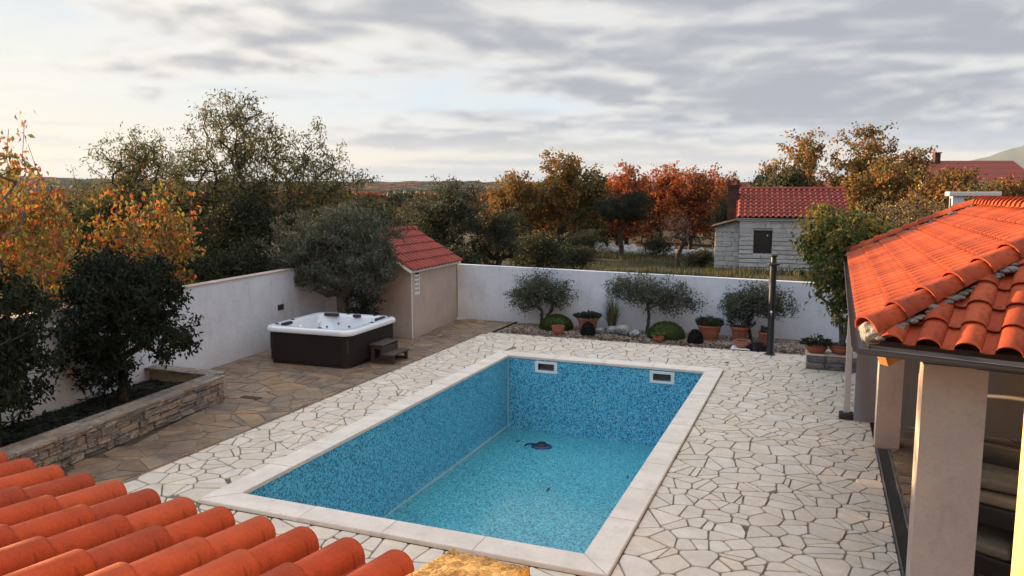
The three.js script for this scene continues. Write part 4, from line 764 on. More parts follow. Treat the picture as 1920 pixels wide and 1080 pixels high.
// three small olives in the gravel bed
[[141, [-7.5, -0.02, -21.05], [[0.0, 1.2, 0, 0.95, 0.55, 0.42], [-0.5, 0.9, 0, 0.55, 0.45, 0.35], [0.5, 1.0, 0, 0.5, 0.4, 0.35]], 'small olive tree above the left green dome at the terrace end of the bed'],
 [142, [-4.38, -0.02, -21.1], [[-0.1, 1.2, 0, 1.0, 0.5, 0.42], [0.75, 1.05, 0, 0.7, 0.45, 0.38], [-0.75, 1.3, 0, 0.55, 0.3, 0.3]], 'small wide olive tree on a straight trunk above the white rocks'],
 [143, [-1.55, -0.02, -21.1], [[0.0, 1.15, 0, 0.85, 0.5, 0.4], [-0.5, 0.95, 0, 0.5, 0.4, 0.35], [0.55, 1.1, 0, 0.5, 0.45, 0.35]], 'small two stemmed olive tree beside the black shower pole']].forEach(([seed, at, blobs, label], k) =>
  makeTree('small_olive', label, 'olive tree', { seed, at, blobs, clusters: 260, leaves: 22, spread: 0.13, along: 0.3, leaf: [0.095, 0.03], colors: OLIVE.slice(0, 3), bark: MAT.barkDark, twig: 0.003, trunkR: 0.045, fork: [0.05, 0.5, 0], stems: k === 1 ? 1 : 2, stemSpread: 0.3, shell: 0.62, minY: 0.42, segLen: 0.2, upBias: 1.2, lift: 0.35 }));

// clipped domes and balls: small leaves packed over a rounded body
function dome(name, label, pos, r, h, cols, seed, n, leaf = 0.03, group) {
  const t = thing(name, label, 'bush', pos, 0, group), R = rng(seed);
  const body = new THREE.SphereGeometry(1, 20, 12); body.scale(r * 0.9, h * 0.74, r * 0.9).translate(0, h * 0.2, 0);
  mesh('body', body, std({ color: rgb(...cols[0]), roughness: 1 }), t);
  const pos2 = [], idx = [], col = [];
  for (let i = 0; i < n; i++) {
    const a = R() * 6.2832, c = R() * 1.3 - 0.3, s = Math.sqrt(Math.max(0, 1 - c * c)), k = 0.86 + 0.16 * R() + 0.08 * (fbm(Math.cos(a) * 4 + 5, Math.sin(a) * 4 + c * 5, 3) - 0.5), x = Math.cos(a) * s * r * k, y = h * 0.2 + c * h * 0.8 * k, z = Math.sin(a) * s * r * k; if (y < 0.005) continue;
    const d = V(x / r + (R() - 0.5) * 0.9, (y - h * 0.2) / h + (R() - 0.5) * 0.9, z / r + (R() - 0.5) * 0.9).normalize(), w = V(R() - 0.5, R() - 0.5, R() - 0.5).cross(d).normalize().multiplyScalar(leaf * 0.3), L = leaf * (0.7 + 0.7 * R()), j = pos2.length / 3, cl = cols[Math.floor(R() * cols.length)].map((v) => v * (0.7 + 0.6 * R()));
    pos2.push(x - w.x, y - w.y, z - w.z, x + w.x, y + w.y, z + w.z, x + d.x * L, y + d.y * L, z + d.z * L); idx.push(j, j + 1, j + 2); col.push(...cl, ...cl, ...cl);
  }
  stuff(mesh('foliage', fromArrays(pos2, idx, col), MAT.leaf, t)); return t;
}
const GREEN = [[0.055, 0.085, 0.018], [0.075, 0.115, 0.022], [0.045, 0.07, 0.018]], PURPLE = [[0.016, 0.014, 0.014], [0.026, 0.018, 0.018], [0.022, 0.024, 0.016]];
dome('dome_bush', 'clipped green dome bush under the left small olive', [-6.98, -0.02, -20.95], 0.47, 0.42, GREEN, 301, 7000);
dome('dome_bush', 'clipped green dome bush right of the straight trunked small olive', [-3.78, -0.02, -20.75], 0.49, 0.44, GREEN, 302, 7000);
dome('ball_bush', 'small dark ball bush standing before the large planted terracotta pot', [-5.86, -0.02, -20.36], 0.19, 0.36, PURPLE, 303, 2600);
dome('ball_bush', 'small dark ball bush between the right green dome and the bowl pot', [-2.93, -0.02, -20.30], 0.19, 0.36, PURPLE, 304, 2600);

// pots
function pot(name, label, pos, prof, mat, plant, group) {
  const t = thing(name, label, plant ? 'potted plant' : 'flower pot', pos, 0, group), top = prof.reduce((a, p) => Math.max(a, p[1]), 0), rim = Math.max(...prof.filter((p) => p[1] > top * 0.85).map((p) => p[0]));
  const outer = prof, inner = [...prof].reverse().filter((p) => p[0] > 0.02).map(([r, y]) => [r - 0.018, Math.max(y, 0.03)]);
  mesh('pot', lathe([...outer, ...inner.slice(0, 2)], 28), mat, t);
  mesh('soil', new THREE.CircleGeometry(rim - 0.02, 20).rotateX(-Math.PI / 2).translate(0, top - 0.035, 0), MAT.soil, t);
  if (plant) {
    const R = rng(plant.seed), p2 = [], idx = [], col = [];
    for (let i = 0; i < plant.n; i++) {
      const a = R() * 6.28, rr = Math.sqrt(R()) * plant.r, x = Math.cos(a) * rr, z = Math.sin(a) * rr, y = top - 0.03 + plant.h * R() * (1 - 0.5 * rr / plant.r) * (0.6 + 0.8 * fbm(x * 9 + plant.seed, z * 9, 2)), d = V(Math.cos(a) * (0.5 + R()), (plant.up ?? 0.4) + R() * 0.6 - 0.2, Math.sin(a) * (0.5 + R())).normalize(), w = V(R() - 0.5, R() - 0.5, R() - 0.5).cross(d).normalize(), L = plant.leaf * (0.6 + 0.8 * R()), W = L * (plant.w ?? 0.4), j = p2.length / 3, cl = plant.cols[Math.floor(R() * plant.cols.length)].map((v) => v * (0.7 + 0.6 * R()));
      p2.push(x, y, z, x + d.x * L * 0.45 + w.x * W / 2, y + d.y * L * 0.45 + w.y * W / 2, z + d.z * L * 0.45 + w.z * W / 2, x + d.x * L, y + d.y * L, z + d.z * L, x + d.x * L * 0.45 - w.x * W / 2, y + d.y * L * 0.45 - w.y * W / 2, z + d.z * L * 0.45 - w.z * W / 2); idx.push(j, j + 1, j + 2, j, j + 2, j + 3); for (let q = 0; q < 4; q++) col.push(...cl);
    }
    stuff(mesh('foliage', fromArrays(p2, idx, col), MAT.leaf, t));
  }
  return t;
}
const bowl = (r, h) => [[0, 0], [r * 0.62, 0], [r * 0.66, 0.01], [r * 0.86, h * 0.35], [r * 0.98, h * 0.68], [r * 0.90, h * 0.84], [r, h * 0.88], [r, h]];
const flower = (r, h) => [[0, 0], [r * 0.66, 0], [r * 0.68, 0.01], [r * 0.88, h * 0.78], [r * 0.98, h * 0.80], [r, h * 0.84], [r, h]];
const bell = (r, h) => [[0, 0], [r * 0.6, 0], [r * 0.62, 0.015], [r * 0.60, h * 0.12], [r * 0.86, h * 0.55], [r * 0.92, h * 0.85], [r, h * 0.88], [r, h]];
pot('terracotta_bowl', 'round empty terracotta bowl in front of the left green dome', [-6.66, -0.015, -20.14], bowl(0.175, 0.24), MAT.terracotta[0]);
pot('potted_plant', 'large terracotta pot of dark succulents behind the small dark ball bush', [-6.04, -0.015, -20.95], flower(0.32, 0.42), MAT.terracotta[3], { seed: 1, n: 700, r: 0.34, h: 0.14, leaf: 0.10, w: 0.5, cols: [[0.028, 0.045, 0.024], [0.04, 0.05, 0.035]] });
pot('potted_plant', 'small terracotta pot with yellow green leaves before the right green dome', [-3.86, -0.015, -20.12], bowl(0.15, 0.17), MAT.terracotta[0], { seed: 2, n: 160, r: 0.12, h: 0.14, leaf: 0.08, w: 0.5, cols: [[0.16, 0.19, 0.03], [0.10, 0.14, 0.03]] });
pot('potted_plant', 'wide terracotta pot of grey green herbs with one upright sprig', [-2.66, -0.015, -20.95], bell(0.32, 0.40), MAT.terracotta[0], { seed: 3, n: 1300, r: 0.33, h: 0.26, leaf: 0.09, w: 0.22, up: 0.8, cols: [[0.05, 0.06, 0.03], [0.075, 0.085, 0.05], [0.035, 0.045, 0.025]] });
pot('potted_plant', 'tall dark terracotta pot of thin twigs between the herb pot and shower', [-1.88, -0.015, -21.0], flower(0.24, 0.40), MAT.terracotta[1], { seed: 4, n: 420, r: 0.34, h: 0.5, leaf: 0.11, w: 0.25, up: 0.9, cols: [[0.04, 0.035, 0.05], [0.05, 0.055, 0.04]] });
pot('terracotta_bowl', 'pinkish clay bowl on a white saucer at the edge of the paving', [-1.72, 0.04, -19.92], bowl(0.21, 0.17), MAT.terracotta[3]);
single('saucer', rbox(0.46, 0.03, 0.4, 0.01), MAT.white, 'white square saucer under the pinkish clay bowl', 'saucer', [-1.74, 0.018, -19.9]);
pot('potted_plant', 'narrow terracotta pot with a small cactus behind the black shower pole', [-1.27, -0.015, -20.95], flower(0.15, 0.30), MAT.terracotta[1], { seed: 5, n: 180, r: 0.08, h: 0.22, leaf: 0.05, w: 0.5, up: 1, cols: [[0.03, 0.05, 0.025]] });
pot('potted_plant', 'shallow terracotta bowl of small leaves on the block planter by the gravel', [0.02, 0.355, -18.30], bowl(0.25, 0.19), MAT.terracotta[1], { seed: 6, n: 380, r: 0.28, h: 0.2, leaf: 0.09, w: 0.45, cols: [[0.03, 0.045, 0.02], [0.05, 0.06, 0.03]] });
dome('purple_ground_plant', 'low purplish plant between the clay bowl and the shower foot', [-1.36, -0.02, -19.95], 0.26, 0.16, [[0.06, 0.035, 0.05], [0.045, 0.04, 0.04]], 310, 900, 0.06);
makeTree('citrus_tree', 'tall leafy green and yellow shrub growing from a pot beside the pergola', 'shrub', { seed: 151, at: [0.55, 0.53, -18.42], blobs: [[-0.05, 1.75, 0, 0.85, 0.9, 0.8], [-0.1, 2.45, 0, 0.95, 0.6, 0.85], [0.1, 1.0, 0, 0.55, 0.7, 0.5], [0.5, 2.4, 0, 0.8, 0.5, 0.6], [-0.5, 2.75, 0, 0.45, 0.4, 0.4]], clusters: 330, leaves: 22, spread: 0.15, along: 0.2, leaf: [0.125, 0.06], colors: [[0.055, 0.085, 0.02], [0.075, 0.115, 0.024], [0.10, 0.13, 0.03], [0.16, 0.15, 0.035], [0.36, 0.27, 0.055]], trunkR: 0.05, fork: [0.02, 0.5, 0], stems: 3, stemSpread: 0.2, shell: 0.6, droop: 0.7, minY: 0.1 });
pot('terracotta_bowl', 'shallow terracotta bowl holding the tall leafy shrub on the block planter', [0.55, 0.355, -18.36], bowl(0.28, 0.2), MAT.terracotta[1]);
{ // ornamental grass
  const t = thing('grass_clump', 'upright clump of long grass blades against the white wall', 'grass', [-5.38, -0.02, -21.1]), R = rng(71), p = [], idx = [], col = [];
  for (let i = 0; i < 420; i++) { const a = R() * 6.28, out = 0.10 + 0.55 * R() * R(), H = 0.55 + 0.6 * R(), b = [Math.cos(a) * 0.10 * R(), Math.sin(a) * 0.08 * R()], w = 0.007 + 0.006 * R(), j = p.length / 3, cl = [[0.09, 0.115, 0.035], [0.13, 0.15, 0.06], [0.20, 0.19, 0.10]][i % 3]; for (let k = 0; k <= 4; k++) { const f = k / 4, x = b[0] + Math.cos(a) * out * f * f, y = H * (f - 0.22 * out * f * f * 2), z = b[1] + Math.sin(a) * out * f * f * 0.7, ww = w * (1 - f * 0.9); p.push(x - Math.sin(a) * ww, y, z + Math.cos(a) * ww, x + Math.sin(a) * ww, y, z - Math.cos(a) * ww); col.push(...cl, ...cl); if (k) { const q = j + (k - 1) * 2; idx.push(q, q + 1, q + 2, q + 1, q + 3, q + 2); } } }
  stuff(mesh('blades', fromArrays(p, idx, col), MAT.leaf, t));
}
function rockGeo(r, seed, sy = 0.8) { const g = new THREE.IcosahedronGeometry(r, 3), p = g.attributes.position; for (let i = 0; i < p.count; i++) { const x = p.getX(i) / r, y = p.getY(i) / r, z = p.getZ(i) / r, k = 0.72 + 0.55 * fbm(x * 1.6 + seed * 3.1 + z, y * 1.6 + z * 1.3 + 7, 3) + 0.16 * (fbm(x * 5 + z * 3 + seed, y * 5 + z, 2) - 0.5); p.setXYZ(i, x * r * k, y * r * k * sy, z * r * k); } g.deleteAttribute('normal'); g.computeVertexNormals(); return uvBox(g); }
[[-4.95, 0.12, -20.75, 0.21, 1, 'large pitted white rock below the straight trunked olive'], [-5.30, 0.08, -20.85, 0.16, 2, 'smaller pale rock at the foot of the grass clump'], [-4.60, 0.08, -20.55, 0.15, 3, 'small white rock beside the straight olive trunk'], [-5.62, 0.05, -20.75, 0.13, 4, 'flat brown rock between the grass clump and dark ball bush']].forEach(([x, y, z, r, s, l]) => single('rock', rockGeo(r, s, 0.85), MAT.rock, l, 'rock', [x, y, z]));
{ // fallen leaves over the gravel edge
  const R = rng(88), p = [], idx = [], col = []; for (let i = 0; i < 900; i++) { const x = lerp(-8.2, 0.2, R()), z = -19.75 - 1.0 * R() * R(), a = R() * 6.28, l = 0.03 + 0.03 * R(), j = p.length / 3, c = [[0.06, 0.03, 0.02], [0.12, 0.06, 0.03], [0.04, 0.03, 0.02], [0.2, 0.1, 0.04]][i % 4]; p.push(x, 0.005 + 0.02 * R(), z, x + Math.cos(a) * l - Math.sin(a) * l * 0.5, 0.01 + 0.03 * R(), z + Math.sin(a) * l + Math.cos(a) * l * 0.5, x + Math.cos(a) * l * 2, 0.01 + 0.02 * R(), z + Math.sin(a) * l * 2, x + Math.cos(a) * l + Math.sin(a) * l * 0.5, 0.01 + 0.03 * R(), z + Math.sin(a) * l - Math.cos(a) * l * 0.5); idx.push(j, j + 1, j + 2, j, j + 2, j + 3); for (let q = 0; q < 4; q++) col.push(...c); }
  const g = stuff(mesh('fallen_leaves', fromArrays(p, idx, col), MAT.leaf, scene)); tag(g, 'dry brown leaves scattered along the gravel bed', 'leaves');
}

// ---------------------------------------------------------------- pergola with hipped tile roof
{
  const t = thing('pergola', 'open pergola with sunlit orange tiled hip roof on beige pillars', 'pergola');
  const N0 = V(0.46, 2.55, -7.75), F0 = V(0.62, 2.55, -17.9), R0 = V(4.75, 2.55, -6.52), ry = 3.62;
  const pitch = Math.atan2(ry - 2.55, 1.95);
  const E = V(2.52, ry, -9.30), G = V(2.57, ry, -15.95), Q = V(4.6, 2.55, -17.9);
  const pillar = (pts, y1, lab) => mesh('pillar', prism(pts, -0.05, y1), MAT.beige, t);
  pillar([[0.92, -7.76], [1.42, -7.69], [1.43, -8.05], [0.925, -8.12]], 2.36);
  pillar([[0.92, -12.82], [1.26, -12.82], [1.26, -13.14], [0.92, -13.14]], 2.42);
  pillar([[0.92, -17.2], [1.26, -17.2], [1.26, -17.55], [0.92, -17.55]], 2.42);
  pillar([[4.05, -6.95], [4.40, -6.85], [4.40, -7.25], [4.05, -7.3]], 2.36);
  mesh('rear_wall', box(0.25, 2.42, 10.2, 4.33, 1.2, -12.6), MAT.beige, t);
  // roof plates (boards) under the tiles
  const plate = (ps) => { const n = ps[1].clone().sub(ps[0]).cross(ps[2].clone().sub(ps[0])).normalize(); if (n.y < 0) n.negate(); const lo = ps.map((p) => p.clone().addScaledVector(n, -0.06)), pos = []; for (let i = 1; i < ps.length - 1; i++) { pos.push(...ps[0].toArray(), ...ps[i].toArray(), ...ps[i + 1].toArray()); pos.push(...lo[0].toArray(), ...lo[i + 1].toArray(), ...lo[i].toArray()); } for (let i = 0; i < ps.length; i++) { const j = (i + 1) % ps.length; pos.push(...lo[i].toArray(), ...lo[j].toArray(), ...ps[j].toArray(), ...lo[i].toArray(), ...ps[j].toArray(), ...ps[i].toArray()); } const g = fromArrays(pos); g.computeVertexNormals(); return uvBox(g); };
  const roof = mesh('roof', mergeGeometries([plate([F0, N0, E, G]), plate([N0, R0, E]), plate([Q, F0, G]), plate([R0, Q, G, E])]), MAT.darkwood, t);
  const tg = (len) => tileGeo(0.3, len, { pan: 0.095, rise: 0.085, seg: 8, lift: 0.035 });
  { // slope over the pool side
    const U = N0.clone().sub(F0), W = U.length(); U.normalize(); const Vv = E.clone().sub(N0); Vv.addScaledVector(U, -Vv.dot(U)); const Ls = Vv.length(); Vv.normalize();
    const rows = 7, ex = Ls / rows, len = ex + 0.05, Gu = G.clone().sub(F0).dot(U), Eu = E.clone().sub(F0).dot(U), O = F0.clone().addScaledVector(U, 0);
    tileSlope(roof, O.clone().addScaledVector(Vv, -0.05), U, Vv, { width: W, rows, expo: ex, w: 0.3, len, geo: tg(len), mats: MAT.tile, seed: 41, lines: [(u, s) => u * Ls - s * Gu, (u, s) => (W - u) * Ls - s * (W - Eu)] });
  }
  { // slope towards the house
    const U = R0.clone().sub(N0), W = U.length(); U.normalize(); const Vv = E.clone().sub(N0), Eu = Vv.dot(U); Vv.addScaledVector(U, -Eu); const Ls = Vv.length(); Vv.normalize();
    const rows = 7, ex = Ls / rows, len = ex + 0.05;
    tileSlope(roof, N0.clone().addScaledVector(Vv, -0.06), U, Vv, { width: W, rows, expo: ex, w: 0.3, len, geo: tg(len), mats: MAT.tile, seed: 43, colTo: 11, lines: [(u, s) => u * Ls - s * Eu, (u, s) => (W - u) * Ls - s * (W - Eu)] });
  }
  const cg = capGeo(0.115, 0.13, 0.42);
  const rz = V(0, 0.055, 0);
  capLine(roof, N0.clone().add(rz).add(V(-0.02, 0.0, 0.02)), E.clone().add(rz), 8, capGeo(0.12, 0.14, 0.44), 0.44, MAT.tile, 51, V(0, 1, 0), 0.02);
  capLine(roof, F0.clone().add(rz), G.clone().add(rz), 8, cg, 0.42, MAT.tile, 52, V(0, 1, 0), 0.02);
  capLine(roof, E.clone().add(rz), G.clone().add(rz), 22, cg, 0.42, MAT.tile, 53, V(0, 1, 0), 0.02);
  { // mortar bedding under the caps and the plug at the corner
    const R = rng(15), mort = [];
    for (const [A, B, dx, dz] of [[N0, E, 0.085, 0.10], [F0, G, -0.07, 0.1]]) { const n = Math.round(A.distanceTo(B) / 0.07); for (let i = 0; i <= n; i++) { const p = A.clone().lerp(B, i / n), g = new THREE.IcosahedronGeometry(0.03 + 0.03 * R() * R(), 1); g.scale(1.5, 0.7, 1.5).rotateY(R() * 6).translate(p.x + dx + (R() - 0.5) * 0.03, p.y + 0.045 + (R() - 0.5) * 0.03, p.z + dz + (R() - 0.5) * 0.03); mort.push(uvBox(g)); } }
    stuff(mesh('mortar_bedding', mergeGeometries(mort), MAT.mortar, roof));
    const pl = mesh('mortar_plug', rockGeo(0.115, 9, 0.9), MAT.limemortar, roof); pl.position.set(N0.x + 0.015, N0.y + 0.075, N0.z - 0.01);
  }
  // gutters
  const gutter = (A, B) => { const d = B.clone().sub(A), L = d.length(); d.normalize(); const x = V(0, 1, 0).cross(d).normalize(), pts = [], pos = [], idx = []; for (let i = 0; i <= 10; i++) { const a = Math.PI * (1 + i / 10); pts.push([Math.cos(a) * 0.065, Math.sin(a) * 0.065]); } pts.unshift([-0.078, 0.006], [-0.072, 0.012]); pts.push([0.072, 0.02]); const n = pts.length; for (const s of [0, L]) for (const [px, py] of pts) { const p = A.clone().addScaledVector(d, s).addScaledVector(x, px); pos.push(p.x, p.y + py, p.z); } for (let i = 0; i < n - 1; i++) idx.push(i, i + 1, n + i, i + 1, n + i + 1, n + i); const g = fromArrays(pos, idx); g.computeVertexNormals(); return g; };
  const zg = MAT.zinc.clone(); zg.side = THREE.DoubleSide;
  const Nn = V(N0.x - 0.08, 2.49, N0.z + 0.085), Ff = V(F0.x - 0.075, 2.51, F0.z), Rr = V(R0.x + 0.02, 2.47, R0.z + 0.10);
  const g1 = mesh('gutter', gutter(Ff, Nn), zg, t), g2 = mesh('gutter', gutter(Nn, Rr), zg, t);
  for (const f of [0.12, 0.3, 0.5, 0.7, 0.9]) { const p = Nn.clone().lerp(Rr, f * 0.8 + 0.2), k = mesh('joint_sleeve', gutter(p.clone().addScaledVector(Rr.clone().sub(Nn).normalize(), -0.03), p.clone().addScaledVector(Rr.clone().sub(Nn).normalize(), 0.03)), zg, g2); k.position.y = -0.006; }
  // timber: edge beams, rafters
  const beam = (name, A, B, w, h, m) => { const d = B.clone().sub(A), L = d.length(); const g = mesh(name, box(w, h, L), m, t); g.position.copy(A).lerp(B, 0.5); g.lookAt(B); return g; };
  beam('edge_beam', V(1.10, 2.42, -8.0), V(1.10, 2.42, -17.4), 0.16, 0.16, MAT.darkwood);
  beam('edge_beam', V(1.0, 2.425, -7.86), V(4.3, 2.425, -7.0), 0.14, 0.14, MAT.darkwood);
  beam('corner_rafter', V(0.60, 2.31, -8.16), V(2.40, 3.22, -9.35), 0.13, 0.16, MAT.wood);
  for (let z = -9.0; z > -17.6; z -= 0.85) beam('rafter', V(0.62, 2.44, z), V(2.48, 3.44, z), 0.08, 0.11, MAT.wood);
  beam('fascia_board', V(0.52, 2.49, -7.95), V(0.66, 2.49, -17.8), 0.025, 0.13, MAT.wood);
}
{ // floor under the pergola and the drain slot along its edge
  const t = structGroup('pergola_floor');
  mesh('mortar_bed', prism([[1.12, -6.0], [4.5, -6.0], [4.5, -17.9], [1.12, -17.9]], -0.25, -0.010), MAT.jointBrown, t);
  layPaving(t, crazy([[1.13, -17.9], [4.4, -6.0]], 0.46, 0.03, 37, [[-1, 0, -1.14], [1, 0, 4.2], [0, 1, -6.0], [0, -1, 17.8]]), -0.014, 0.018, MAT.brownflag, 38, 120);
  const d = structGroup('channel_drain');
  mesh('channel', prism([[0.935, -2], [1.115, -2], [1.115, -12.78], [0.935, -12.78]], -0.2, -0.03), MAT.black, d);
  for (const x of [0.945, 1.105]) mesh('rail', box(0.018, 0.06, 10.78, x, -0.02, -7.39), MAT.metal, d);
  const bars = []; for (let z = -2.1; z > -12.75; z -= 0.022) bars.push(box(0.142, 0.02, 0.009, 1.025, -0.008, z)); stuff(mesh('grating', mergeGeometries(bars), MAT.zinc, d));
}
{ // grey tarpaulin hung across under the roof, and the pale post at its edge
  const pos = [], idx = [], uv = [], nx = 60, ny = 16;
  for (let j = 0; j <= ny; j++) for (let i = 0; i <= nx; i++) { const u = i / nx, v = j / ny, x = 0.66 + u * 3.3, y = 0.02 + v * 2.36; const f = 0.05 * Math.sin(u * 34 + 2.0 * Math.sin(v * 2 + u * 5)) * (0.45 + 0.55 * v) + 0.03 * (fbm(u * 9, v * 5, 3) - 0.5); pos.push(x, y, -14.12 + u * 0.2 + f); uv.push(x, y); }
  for (let j = 0; j < ny; j++) for (let i = 0; i < nx; i++) { const a = j * (nx + 1) + i; idx.push(a, a + 1, a + nx + 1, a + 1, a + nx + 2, a + nx + 1); }
  const g = fromArrays(pos, idx, null, uv); g.computeVertexNormals();
  single('tarpaulin', g, MAT.tarp, 'grey tarpaulin curtain hanging under the pergola roof', 'tarpaulin');
  const t = thing('side_post', 'slim pale post holding the outer edge of the grey tarpaulin', 'post', [0.55, 0, -14.32]);
  mesh('post', rbox(0.10, 2.36, 0.09, 0.008, 0, 1.2, 0), std({ color: rgb(0.55, 0.5, 0.45), roughness: 0.6 }), t);
  mesh('foot', rbox(0.24, 0.11, 0.22, 0.03, 0.0, 0.055, 0.02), MAT.black, t);
}
{ // barbecue chimney behind the roof
  const t = thing('barbecue_chimney', 'white chimney with a flat slab cap on two legs behind the hip roof', 'chimney', [2.76, 0, -17.75]);
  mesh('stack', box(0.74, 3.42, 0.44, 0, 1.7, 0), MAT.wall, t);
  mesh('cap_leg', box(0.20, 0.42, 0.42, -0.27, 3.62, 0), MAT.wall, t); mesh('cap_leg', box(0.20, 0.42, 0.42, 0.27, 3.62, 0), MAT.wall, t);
  mesh('cap_slab', rbox(0.90, 0.085, 0.56, 0.015, 0, 3.873, 0), MAT.coping[0], t);
  mesh('flue_slot', box(0.012, 0.30, 0.18, -0.375, 3.64, 0), MAT.black, t);
}
{ // garden furniture stored under the roof
  const chair = (x, z, ry, y, label) => { const t = thing('garden_armchair', label, 'chair', [x, y, z], ry, 'black wicker armchairs under the pergola'); mesh('seat', rbox(0.66, 0.20, 0.66, 0.03, 0, 0.26, 0), MAT.rattan, t); mesh('backrest', rbox(0.66, 0.50, 0.12, 0.03, 0, 0.58, -0.30), MAT.rattan, t); for (const s of [-1, 1]) mesh('armrest', rbox(0.10, 0.42, 0.66, 0.03, s * 0.34, 0.40, 0), MAT.rattan, t); for (const a of [-1, 1]) for (const b of [-1, 1]) mesh('leg', box(0.05, 0.17, 0.05, a * 0.29, 0.085, b * 0.28), MAT.rattan, t); return t; };
  const cush = (x, y, z, ry, w, h, d, label) => { const g = single('cushion', rbox(w, h, d, h * 0.42, 0, 0, 0, 4), MAT.cushion, label, 'cushion', [x, y, z], 'beige seat cushions'); g.rotation.y = ry; return g; };
  chair(1.74, -8.72, -0.5, 0, 'black wicker armchair at the bottom of the stack behind the large pillar');
  cush(1.74, 0.42, -8.70, -0.5, 0.52, 0.12, 0.6, 'beige cushion between the two stacked armchairs');
  chair(1.78, -8.76, -0.42, 0.49, 'black wicker armchair on top of the stack behind the large pillar');
  cush(1.78, 0.91, -8.74, -0.42, 0.52, 0.12, 0.6, 'beige cushion on the topmost stacked armchair');
  cush(1.80, 1.04, -8.78, -0.3, 0.50, 0.12, 0.56, 'folded beige cushion crowning the armchair stack');
  chair(2.35, -10.4, -1.3, 0, 'black wicker armchair standing alone deeper under the pergola roof');
  const tb = thing('low_table', 'low black garden table beside the armchair stack under the pergola', 'table', [1.95, 0, -9.6], 0.25);
  mesh('tabletop', rbox(0.5, 0.05, 0.9, 0.012, 0.12, 0.62, 0), MAT.rattan, tb); for (const a of [-0.08, 0.32]) for (const b of [-0.4, 0.4]) mesh('leg', box(0.05, 0.6, 0.05, a, 0.3, b), MAT.rattan, tb);
  const bike = single('bent_pipe', tube([V(1.3, 1.95, -8.4), V(1.75, 2.02, -8.15), V(2.1, 2.0, -7.95), V(2.4, 1.88, -7.8)], 0.022, 24, 8), MAT.metal, 'bent grey pipe rail hanging under the pergola roof', 'pipe');
}

// ---------------------------------------------------------------- roof below the balcony, its yellow parapet, and the yellow house corner
{
  const t = thing('lower_roof', 'terracotta barrel tile roof below the balcony, edge facing the pool', 'roof');
  const rot = 0.085, dip = 0.125, U = V(Math.cos(rot), 0, Math.sin(rot)), dn = V(Math.sin(rot) * Math.cos(dip), -Math.sin(dip), -Math.cos(rot) * Math.cos(dip)), Vv = dn.clone().negate();
  // looking at this slope from beyond its eave, right hand is -U
  const w = 0.297, rows = 7, ex = 0.42, len = ex + 0.06, cols = 15, eaveR = V(-1.67, 2.015, -3.08), Um = U.clone().negate(), N = Um.clone().cross(Vv).normalize();
  const O = eaveR.clone();
  const top = O.clone().addScaledVector(Vv, rows * ex), a = O.clone(), b = O.clone().addScaledVector(Um, cols * w), c = b.clone().addScaledVector(Vv, rows * ex), pts = [a, b, c, top], lo = pts.map((p) => p.clone().add(V(0, -0.12, 0))), pos = [];
  const q = (p, r, s, u) => pos.push(...p.toArray(), ...r.toArray(), ...s.toArray(), ...p.toArray(), ...s.toArray(), ...u.toArray()); q(...pts); q(lo[3], lo[2], lo[1], lo[0]); for (let i = 0; i < 4; i++) { const j = (i + 1) % 4; q(lo[i], lo[j], pts[j], pts[i]); }
  const g = fromArrays(pos); g.computeVertexNormals();
  const deck = mesh('roof_deck', uvBox(g), MAT.darkwood, t);
  tileSlope(deck, O.clone().addScaledVector(Vv, -0.05), Um, Vv, { width: cols * w, rows, expo: ex, w, len, geo: tileGeo(w, len, { pan: 0.10, rise: 0.105, seg: 14, lift: 0.03, th: 0.018 }), mats: MAT.tile, seed: 61 });
  mesh('supporting_wall', prism([[a.x - 0.1, a.z + 0.35], [b.x, b.z + 0.35], [b.x, b.z + 0.6], [a.x - 0.1, a.z + 0.6]], -0.1, 2.1), MAT.yellowSmooth, t);
}
{
  const t = thing('parapet', 'rough yellow plastered parapet end beside the lower tiled roof', 'parapet');
  const rot = 0.085, c = V(-1.39, 0, -2.80), u = V(Math.cos(rot), 0, Math.sin(rot)), v = V(-Math.sin(rot), 0, Math.cos(rot)), w = 0.36, L = 1.9, nx = 30, nz = 120, pos = [], idx = [], uv = [];
  const P = (i, j) => { const f = i / nx, k = j / nz, p = c.clone().addScaledVector(u, f * w).addScaledVector(v, k * L); const e = Math.min(f, 1 - f) * w, e2 = k * L, ed = Math.min(e, e2), round = ed < 0.025 ? -22 * (0.025 - ed) * (0.025 - ed) : 0; return [p.x, 2.41 + k * L * 0.115 + round + (fbm(p.x * 26, p.z * 26, 4) - 0.5) * 0.022 + (fbm(p.x * 7, p.z * 7, 3) - 0.5) * 0.016, p.z]; };
  for (let j = 0; j <= nz; j++) for (let i = 0; i <= nx; i++) { const p = P(i, j); pos.push(...p); uv.push(p[0], p[2]); }
  for (let j = 0; j < nz; j++) for (let i = 0; i < nx; i++) { const a = j * (nx + 1) + i; idx.push(a, a + nx + 1, a + 1, a + 1, a + nx + 1, a + nx + 2); }
  const g = fromArrays(pos, idx, null, uv); g.computeVertexNormals(); mesh('plaster_top', g, MAT.yellow, t);
  const skirt = []; const quad = (a, b) => skirt.push(...a, a[0], -0.1, a[2], ...b, ...b, a[0], -0.1, a[2], b[0], -0.1, b[2]);
  for (let i = 0; i < nx; i++) quad(P(i, 0), P(i + 1, 0)); for (let j = 0; j < nz; j++) { quad(P(0, j + 1), P(0, j)); quad(P(nx, j), P(nx, j + 1)); }
  const sg = fromArrays(skirt); sg.computeVertexNormals(); const sm = MAT.yellow.clone(); sm.side = THREE.DoubleSide; mesh('plaster_body', uvBox(sg), sm, t);
}
